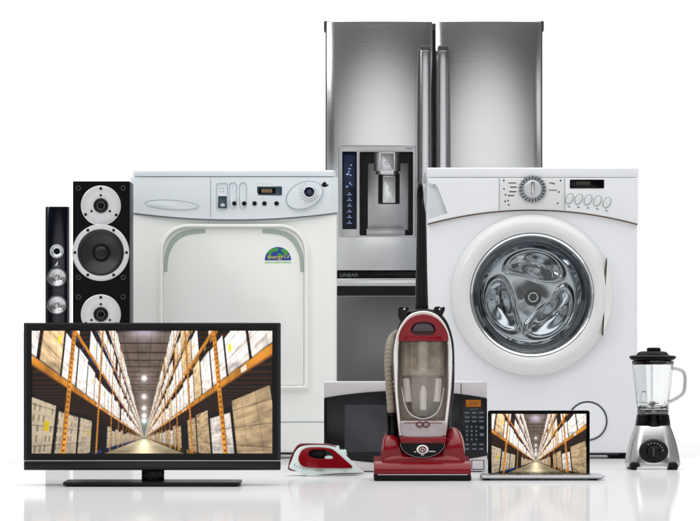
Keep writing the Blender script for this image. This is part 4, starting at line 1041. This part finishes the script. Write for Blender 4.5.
    b = BM(); uu = spline([(402, 388), (405, 404), (411, 414.6), (423.2, 419), (435.4, 414.6), (441.4, 404), (444.4, 388)], 6, False)
    tube(b, [(X(x), .10 - .86 * U(24.2) * math.sqrt(max(0.02, 1 - ((x - 423.2) / 24.6) ** 2)) - .001, Z(y)) for x, y in uu], U(.6), 8); obj('bin_rim', b, mat('rim_clear', 'bdb9b4', .2, var=.03), bn)
    b = BM(); prism(b, T.P(spline([(397.5, 345), (400, 338), (447, 338), (449.6, 345), (450, 365), (448.6, 390), (445.6, 422), (400.6, 422), (397.6, 390), (396.6, 365)], 4)), .102, .114); obj('bin_backing', b, mat('backing_taupe', 'b3aca3', .45, var=.12), R)
    # clear collar under the bin, with its double-loop catch
    b = BM(); prism(b, T.P(spline([(400.8, 421.6), (412, 421.2), (423, 420.6), (434, 421.2), (445.4, 421.6), (446, 430), (443.4, 436.8), (436, 438.2), (410, 438.2), (402.8, 436.8), (400.4, 430)], 4)), .028, .13, .008, 3); cl = obj('collar', b, mat('frosted_collar', 'cdbfc1', .18, trans=.35, coat=.5, var=.25, bscale=22, bump=.5), R)
    b = BM()
    for dx in (-3.2, 3.2): tube(b, [(x, .0255, z) for x, z in T.el(423 + dx, 424.6, 3.2, 2.5, 28)], U(.7), 6, closed=True)
    T.box(b, 404, 417, .0262, .03, 422.6, 423.3); T.box(b, 429.4, 442, .0262, .03, 422.6, 423.3)
    obj('catch', b, M['red_dark'], cl)
    b = BM(); prism(b, T.P(spline([(401.6, 437), (423, 438), (444.6, 437), (446, 441), (443, 444.6), (423, 445.4), (403, 444.6), (400.4, 441)], 4)), .024, .14, .006, 3); obj('base_collar', b, M['red'], R)
    # stem and grip
    b = BM()
    ks = [(180.0, .6, 421.0), (181.4, 2.0, 421.0), (185, 3.2, 421.0), (192, 3.7, 421.1), (200, 3.8, 421.2), (206, 4.2, 421.8), (212, 4.6, 422.4), (240, 5.2, 422.6), (280, 6.0, 422.6), (304, 6.7, 422.6), (314, 7.4, 422.8)]
    tube(b, [(X(cx), .165, Z(py)) for py, r, cx in ks], [U(r) for py, r, cx in ks], 20, (1, 1.15)); stem = obj('stem', b, M['black_satin'], R)
    b = BM()
    tube(b, [(X(421.0), .150, Z(py)) for py in (181.6, 184, 190, 197, 203, 206)], [U(q) for q in (1.2, 2.6, 3.1, 3.2, 2.6, 1.2)], 16, (1, 1)); obj('grip', b, M['black_gloss'], stem)
    for x, sg in ((404.2, -1), (440.6, 1)):
        b = BM(); prism(b, T.P(spline([(x - 5, 307), (x - 1, 306.2), (x + 1.6, 307.4), (x + 4.2, 306.4), (x + 5, 309.4), (x + 3, 314), (x + 5 * -sg * .2, 322), (x - 4.4, 320), (x - 6, 312)], 3)), .08, .17, .008, 3); hk = obj('cord_hook', b, M['black_satin'], R)
        b = BM(); lathe_y(b, X(x - sg * .4), Z(308.8), [(0, .076), (U(1.1), .077), (U(1.5), .081), (0, .082)], 20); obj('hook_screw', b, M['chrome'], hk)
    # corrugated hose on the left, into a black elbow
    path = spline([(X(399), .17, Z(333)), (X(393.4), .15, Z(337.4)), (X(389.8), .12, Z(346)), (X(388.6), .105, Z(362)), (X(389.4), .095, Z(380)), (X(390.6), .09, Z(398)), (X(392.2), .085, Z(418))], 16, False)
    b = BM(); tube(b, path, [U(3.9) * (1 + .17 * (.5 + .5 * math.cos(i * 2 * PI / 4)) - .05) for i in range(len(path))], 16); obj('hose', b, M['hose'], R, 60)
    b = BM(); tube(b, [(X(391.2), .085, Z(414)), (X(391.6), .085, Z(416)), (X(392.4), .085, Z(428)), (X(392), .09, Z(441)), (X(391.6), .09, Z(443))], [U(4.6), U(5.2), U(5.6), U(6.4), U(5.8)], 18); el = obj('hose_elbow', b, M['black_gloss'], R)
    b = BM(); tube(b, [(X(391.0), .085, Z(413)), (X(391.3), .085, Z(416.6))], U(5.9), 18); obj('clamp', b, M['black_satin'], el)
    for sx in (388, 457):
        b = BM(); prism_x(b, ell(.215, .04, .04, .04, 28), X(sx) - .012, X(sx) + .012, .003); obj('wheel', b, M['rubber'], R)
vacuum()

# ------------------------------------------------------------------ steam iron
def iron():
    T = Thing('steam_iron', 'small red and white steam iron lying flat beside the television', 'iron', 326, 8.82)
    X, Z, U, R = T.X, T.Z, T.U, T.o
    def wid(px):                                                         # half width of the iron along its length
        t = (px - 288) / 77.5
        return max(.06, min(1, (1 - t) * 1.55 + .02) ** .75) * (1 - .2 * max(0, .2 - t) / .2)
    def slab(pts, half, r, z_taper=0.0):
        t = BM(); prism(t, pts, -half, half, r, 3, r)
        for v in t.verts:
            px = v.co.x * T.s + T.cx
            v.co.y *= wid(px) * (1 - z_taper * min(1, max(0, v.co.z / .1)))
        bmesh.ops.triangulate(t, faces=[f for f in t.faces if len(f.verts) > 4]); return t
    sole = [(303.5, 476.0), (303.0, 477.4), (330, 477.4), (355, 476.8), (365.6, 475.8), (362, 474.4), (340, 474.6), (312, 475.4)]
    yb = T.yb
    dz = yb - 477.4
    S = lambda pts: [(x, y + dz) for x, y in pts]
    b = slab(T.P(S(sole)), .062, .0012); obj('soleplate', b, M['sole'], R)
    hole = S([(308.6, 455.4), (311, 451.8), (318, 451.0), (326, 451.8), (331.6, 454.6), (334, 458.0), (332, 460.2), (324, 460.4), (316, 460.0), (311, 458.4)])
    back = S([(288.2, 470.8), (288.6, 466), (291, 458), (295.4, 449.4), (299, 446), (304, 445.0), (318, 445.2), (331, 446.2), (337, 450), (330, 462), (300, 472), (292, 472.4)])
    white = S([(289.4, 468.4), (292.4, 461), (295.4, 453.6), (299.8, 449.0), (306, 447.2), (318, 446.8), (330, 447.6), (338, 450.4), (345, 456.4), (352.4, 463.6), (359, 470.4), (364.8, 475.2), (350, 475.6), (330, 475.8), (303.6, 476), (298, 473), (291.4, 470.4)])
    red = S([(298.6, 458.6), (301.4, 452.4), (306.4, 449.4), (314, 448.6), (324, 449.0), (332, 450.6), (338.4, 455.4), (345.4, 461.6), (350.8, 466.4), (352.2, 469.0), (348, 469.8), (330, 469.6), (312, 469.2), (303, 467.6), (299.4, 463.6)])
    # smooth shells
    def part(name, pts, half, r, m, zt):
        o = obj(name, slab(T.P(spline(pts, 4)), half, r, zt), m, R, 50)
        c = BM(); prism(c, T.P(spline(hole, 4)), -.2, .2); cut(o, [c]); return o
    part('rear_cover', back, .030, .006, M['red_dark'], .3)
    w = part('shell', white, .050, .006, M['mint'], .45)
    r = part('body', red, .060, .015, M['red_iron'], .45)
    b = BM(); prism(b, T.P(S([(307.4, 455.6), (311, 450.6), (325, 450.4), (326.4, 455), (325, 461.4), (312, 460.6)])), .002, .014, .001); obj('hole_dark_plate', b, M['black_satin'], r)  # added black plate that darkens the open grip hole
    b = BM(); lathe_y(b, X(329), Z(459.4 + dz), [(0, -.030), (U(3), -.03), (U(4), -.026), (U(4), .026), (U(3), .03), (0, .03)], 24, 1.1, .55); obj('thermostat_dial', b, M['mint'], r)
    for (x, y) in ((336.6, 448.6), (343.6, 452.6)):
        b = BM(); prism(b, T.P(S([(x - 3, y + 3), (x - 3.6, y - .4), (x - 1.6, y - 1.6), (x - .4, y - .2), (x + .8, y - 1.6), (x + 2.6, y - .6), (x + 3.6, y + 4.4)])), -.014, .014, .002, 2, .002); obj('spray_button', b, M['mint'], w)
    b = BM()
    for i, (x, y) in enumerate(S([(294.6, 466), (297.4, 467.6), (300.4, 468.8), (303.4, 470), (306.6, 471)])): disc(b, X(x), Z(y), U(.5), -.0455, -.03, n=8)
    T.box(b, 314.6, 323.6, -.0475, -.03, 471.4 + dz, 471.9 + dz); T.box(b, 343.4, 347, -.0435, -.03, 472.2 + dz, 472.7 + dz)
    obj('small_print', b, M['line_grey'], w)
iron()

# ------------------------------------------------------------------ laptop
def laptop():
    T = Thing('laptop', 'open silver laptop with black bezel showing a warehouse aisle, beside the vacuum', 'laptop', 542.2, 8.52)
    X, Z, U, R = T.X, T.Z, T.U, T.o
    D = .235
    # base: thin wedge, wider along its front edge
    def plan(k): return [(X(480.0) * k, 0), (X(604.6) * k, 0), (X(600) * k, D), (X(484.4) * k, D)]
    b = BM(); rings = []
    def ringat(z, k, m):
        a = rrect(X(479.6), X(605.2), 0, D, .012, 6); xc = X(542.3); out = []
        for x, y in a:
            out.append((xc + (x - xc) * (k - .06 * y / D), D / 2 + (y - D / 2) * m, z))
        return out
    zb = U(1.2); zt = U(4.9)
    rings = [ringat(zb, .93, .86), ringat(zb + .002, .97, .95), ringat(zb + .006, .995, .99), ringat(zt - .001, 1, 1), ringat(zt, .996, .993)]
    loft(b, rings); base = obj('base', b, M['alu'], R, 40)
    for x in (488, 596):
        for y in (.03, .2):
            f = BM(); lathe_z(f, X(x), y, [(0, 0), (.008, 0), (.008, zb + .001), (0, zb + .001)], 14); obj('rubber_foot', f, M['rubber'], base)
    b = BM(); T.box(b, 534.2, 550.4, -.0008, .004, T.yb - 4.9, T.yb - 3.6, .0006); obj('lid_notch', b, M['silver'], base)
    b = BM()
    for i in range(12):
        for j in range(5): box(b, X(491.5) + i * U(8.5), X(491.5) + i * U(8.5) + U(7.6), .10 + j * .022, .118 + j * .022, zt - .0005, zt + .0014, .0006)
    obj('keyboard', b, M['black_satin'], base)
    b = BM(); box(b, X(524), X(561), .018, .088, zt - .0005, zt + .0005, .0002); obj('trackpad', b, M['alu'], base)
    # lid leaning slightly back
    lid = bpy.data.objects.new('lid', None)
    yl = D - .012; s2 = F / (T.dist + yl); k = T.s / s2
    zc = lambda py: (YH + H * s2 - py) / s2
    xc = lambda px: X(542.2) + (px - 542.2) / s2
    x0, x1, zb2, zt2 = xc(491.4), xc(593.4), zc(475.8), zc(410.2)
    b = BM(); prism(b, rrect(x0, x1, zb2, zt2, [.008, .008, .003, .003]), yl, yl + .007, .002, 2, .002); lid = obj('lid', b, M['alu'], R)
    b = BM(); prism(b, rrect(x0 + .0006, x1 - .0006, zb2 + .0004, zt2 - .0006, [.008, .008, .003, .003]), yl - .0012, yl + .002, .0006); obj('bezel', b, M['black_gloss'], lid)
    screen_mesh('screen', xc(495.2), xc(589.8), zc(473.2), zc(413.8), yl - .0018, 260, 162, lid)
    b = BM(); prism_x(b, ell(yl + .004, zt + .003, .006, .006, 16), X(500), X(585), .001); obj('hinge', b, M['black_satin'], lid)
laptop()

# ------------------------------------------------------------------ table blender
def blender_():
    T = Thing('table_blender', 'brushed steel table blender with glass jar and black lid, beside the round door washer', 'blender', 654.8, 9.17)
    X, Z, U, R = T.X, T.Z, T.U, T.o
    cy = .095
    b = BM()
    prof = [(0, Z(467.6)), (U(26.5), Z(467.6)), (U(27.6), Z(466)), (U(27.8), Z(463)), (U(27.0), Z(457)), (U(25.4), Z(449)), (U(23.4), Z(441)), (U(21), Z(434)), (U(18.6), Z(428)), (U(17.8), Z(426.2)), (U(16), Z(425.6)), (0, Z(425.6))]
    lathe_z(b, X(654.9), cy, prof, 80, 1, .9, 2.5); base = obj('motor_base', b, M['steel_v'], R, 40)
    b = BM(); lathe_z(b, X(655.2), cy, [(0, Z(427)), (U(17.4), Z(427)), (U(17.8), Z(425.4)), (U(17.2), Z(421)), (U(16.4), Z(415.6)), (U(15), Z(414.2)), (0, Z(414.2))], 56, 1, .95); obj('collar', b, M['black_gloss'], R)
    # dial
    yd = cy - .9 * U(25.6) + .004
    b = BM(); lathe_y(b, X(654), Z(451.5), [(0, yd - .012), (U(11.4), yd - .012), (U(12.4), yd - .0125), (U(13.8), yd - .010), (U(14.6), yd - .004), (U(14.6), yd + .03), (0, yd + .03)], 56, 1, .87); dl = obj('dial', b, M['black_satin'], base)
    b = BM(); lathe_y(b, X(653.4), Z(451.8), [(0, yd - .026), (U(5.4), yd - .026), (U(6.4), yd - .023), (U(7.2), yd - .011), (0, yd - .011)], 36, 1, .9); kn = obj('knob', b, M['black_gloss'], dl)
    b = BM(); box(b, X(653.4) - U(1), X(653.4) + U(1), yd - .030, yd - .024, Z(456), Z(447.6), .001); obj('knob_grip', b, M['grey_case'], kn)
    b = BM()
    for i in range(7):
        a = math.radians(8 + i * 19); disc(b, X(653.6) + U(9.6) * math.cos(a), Z(451.6) + U(8.6) * math.sin(a), U(.7), yd - .0132, yd - .011, n=10)
    obj('dial_marking', b, M['line_grey'], dl)
    for x in (633.8, 674.6):
        b = BM(); lathe_y(b, X(x), Z(466.4), [(0, cy - .098), (U(2.6), cy - .098), (U(3.6), cy - .092), (U(3.6), cy - .05), (0, cy - .05)], 28, 1, 1.25)
        lathe_z(b, X(x), cy - .074, [(0, 0), (U(3.0), 0), (U(3.4), U(1)), (U(3.4), Z(466)), (0, Z(466))], 20, 1, 1.9); obj('foot', b, M['rubber'], base)
        b = BM(); T.box(b, x - 3.2, x + 3.2, cy + .04, cy + .09, 464, T.yb, .004); obj('foot', b, M['rubber'], base)
    # glass jar, real thickness, fluted
    b = BM(); n = 96
    prof = [(U(15.2), 411.6), (U(15.6), 409), (U(16.4), 400), (U(18.2), 384), (U(20.0), 368), (U(20.8), 361.4), (U(20.0), 360.9), (U(18.4), 361.6), (U(17.4), 368), (U(15.5), 384), (U(13.6), 400), (U(12.6), 406), (U(11), 409), (0, 409.4)]
    rows = []
    t = BM()
    for i, (r, py) in enumerate(prof):
        if r == 0: rows.append([t.verts.new((X(655.2), cy, Z(py)))]); continue
        inner = i > 6
        rows.append([t.verts.new((X(655.2) + r * (1 + (.05 * max(0, math.cos(a * 4)) ** 5 if inner else .018 * math.cos(a * 8))) * math.cos(a), cy + r * (1 + (.05 * max(0, math.cos(a * 4)) ** 5 if inner else .018 * math.cos(a * 8))) * math.sin(a), Z(py))) for a in [2 * PI * j / n + PI / 8 for j in range(n)]])
    for A, B in zip(rows[:-1], rows[1:]):
        for j in range(n):
            k = (j + 1) % n
            if len(B) == 1: t.faces.new((A[j], A[k], B[0]))
            else: t.faces.new((A[j], A[k], B[k], B[j]))
    t.faces.new(rows[0][::-1])
    join(b, t)
    jar = obj('jar', b, M['glass'], R, 60)
    hp = spline([(X(675.0), cy, Z(368.6)), (X(680), cy, Z(369.2)), (X(685), cy, Z(371.4)), (X(687.4), cy, Z(377)), (X(687.2), cy, Z(388)), (X(685.2), cy, Z(394)), (X(679), cy, Z(398.6)), (X(672.0), cy, Z(402.4))], 6, False)
    b = BM(); tube(b, hp, U(1.7), 16, (1, 1.5)); obj('handle', b, mat('handle_glass', 'c9cccd', .08, trans=.55, coat=.5, var=0, ior=1.4), jar)
    b = BM(); lathe_z(b, X(655.2), cy, [(0, Z(414.4)), (U(15.4), Z(414.4)), (U(16), Z(412.6)), (U(15.6), Z(410.2)), (U(14.4), Z(409.6)), (U(14.2), Z(411.8)), (0, Z(411.8))], 48); obj('jar_ring', b, mat('ring_dark_steel', (.2, .2, .2), .25, 1, var=0), jar)
    b = BM()
    for k in range(4):
        a = PI / 2 * k + .4; d = Vector((math.cos(a), math.sin(a), 0)); up = 1 if k % 2 else .3
        p = [Vector((X(655.2), cy, Z(406.4))), Vector((X(655.2), cy, Z(405.6))) + d * U(3), Vector((X(655.2), cy, Z(405.4 - 3 * up))) + d * U(6.5)]
        tube(b, p, [U(1.2), U(1), U(.3)], 8, (1, .35))
    lathe_z(b, X(655.2), cy, [(0, Z(409.2)), (U(2), Z(409.2)), (U(1.6), Z(404)), (U(.9), Z(402)), (0, Z(402))], 16); obj('blade', b, M['steel_dark'], jar)
    b = BM(); lathe_z(b, X(654.8), cy, [(0, Z(364.6)), (U(17.6), Z(364.6)), (U(18.2), Z(363.4)), (U(18.8), Z(360.6)), (U(21.4), Z(360.0)), (U(23.2), Z(358.4)), (U(23.4), Z(356.6)), (U(22), Z(355.9)), (U(16.5), Z(355.2)), (U(14.8), Z(353)), (U(13), Z(351.8)), (U(8), Z(351.3)), (0, Z(351.2))], 64); lid = obj('lid', b, M['lid_black'], R, 40)
    b = BM(); lathe_z(b, X(656), cy, [(U(7), Z(352)), (U(7.1), Z(349.4)), (U(6.6), Z(348.2)), (U(5), Z(347.7)), (0, Z(347.6))], 32); obj('lid_knob', b, M['lid_black'], lid)
    b = BM(); prism(b, T.P([(674, 355.6), (678.4, 356.4), (678, 358.6), (674, 359.6)]), cy - .012, cy + .012, .002); obj('spout_tab', b, M['black_satin'], lid)
blender_()
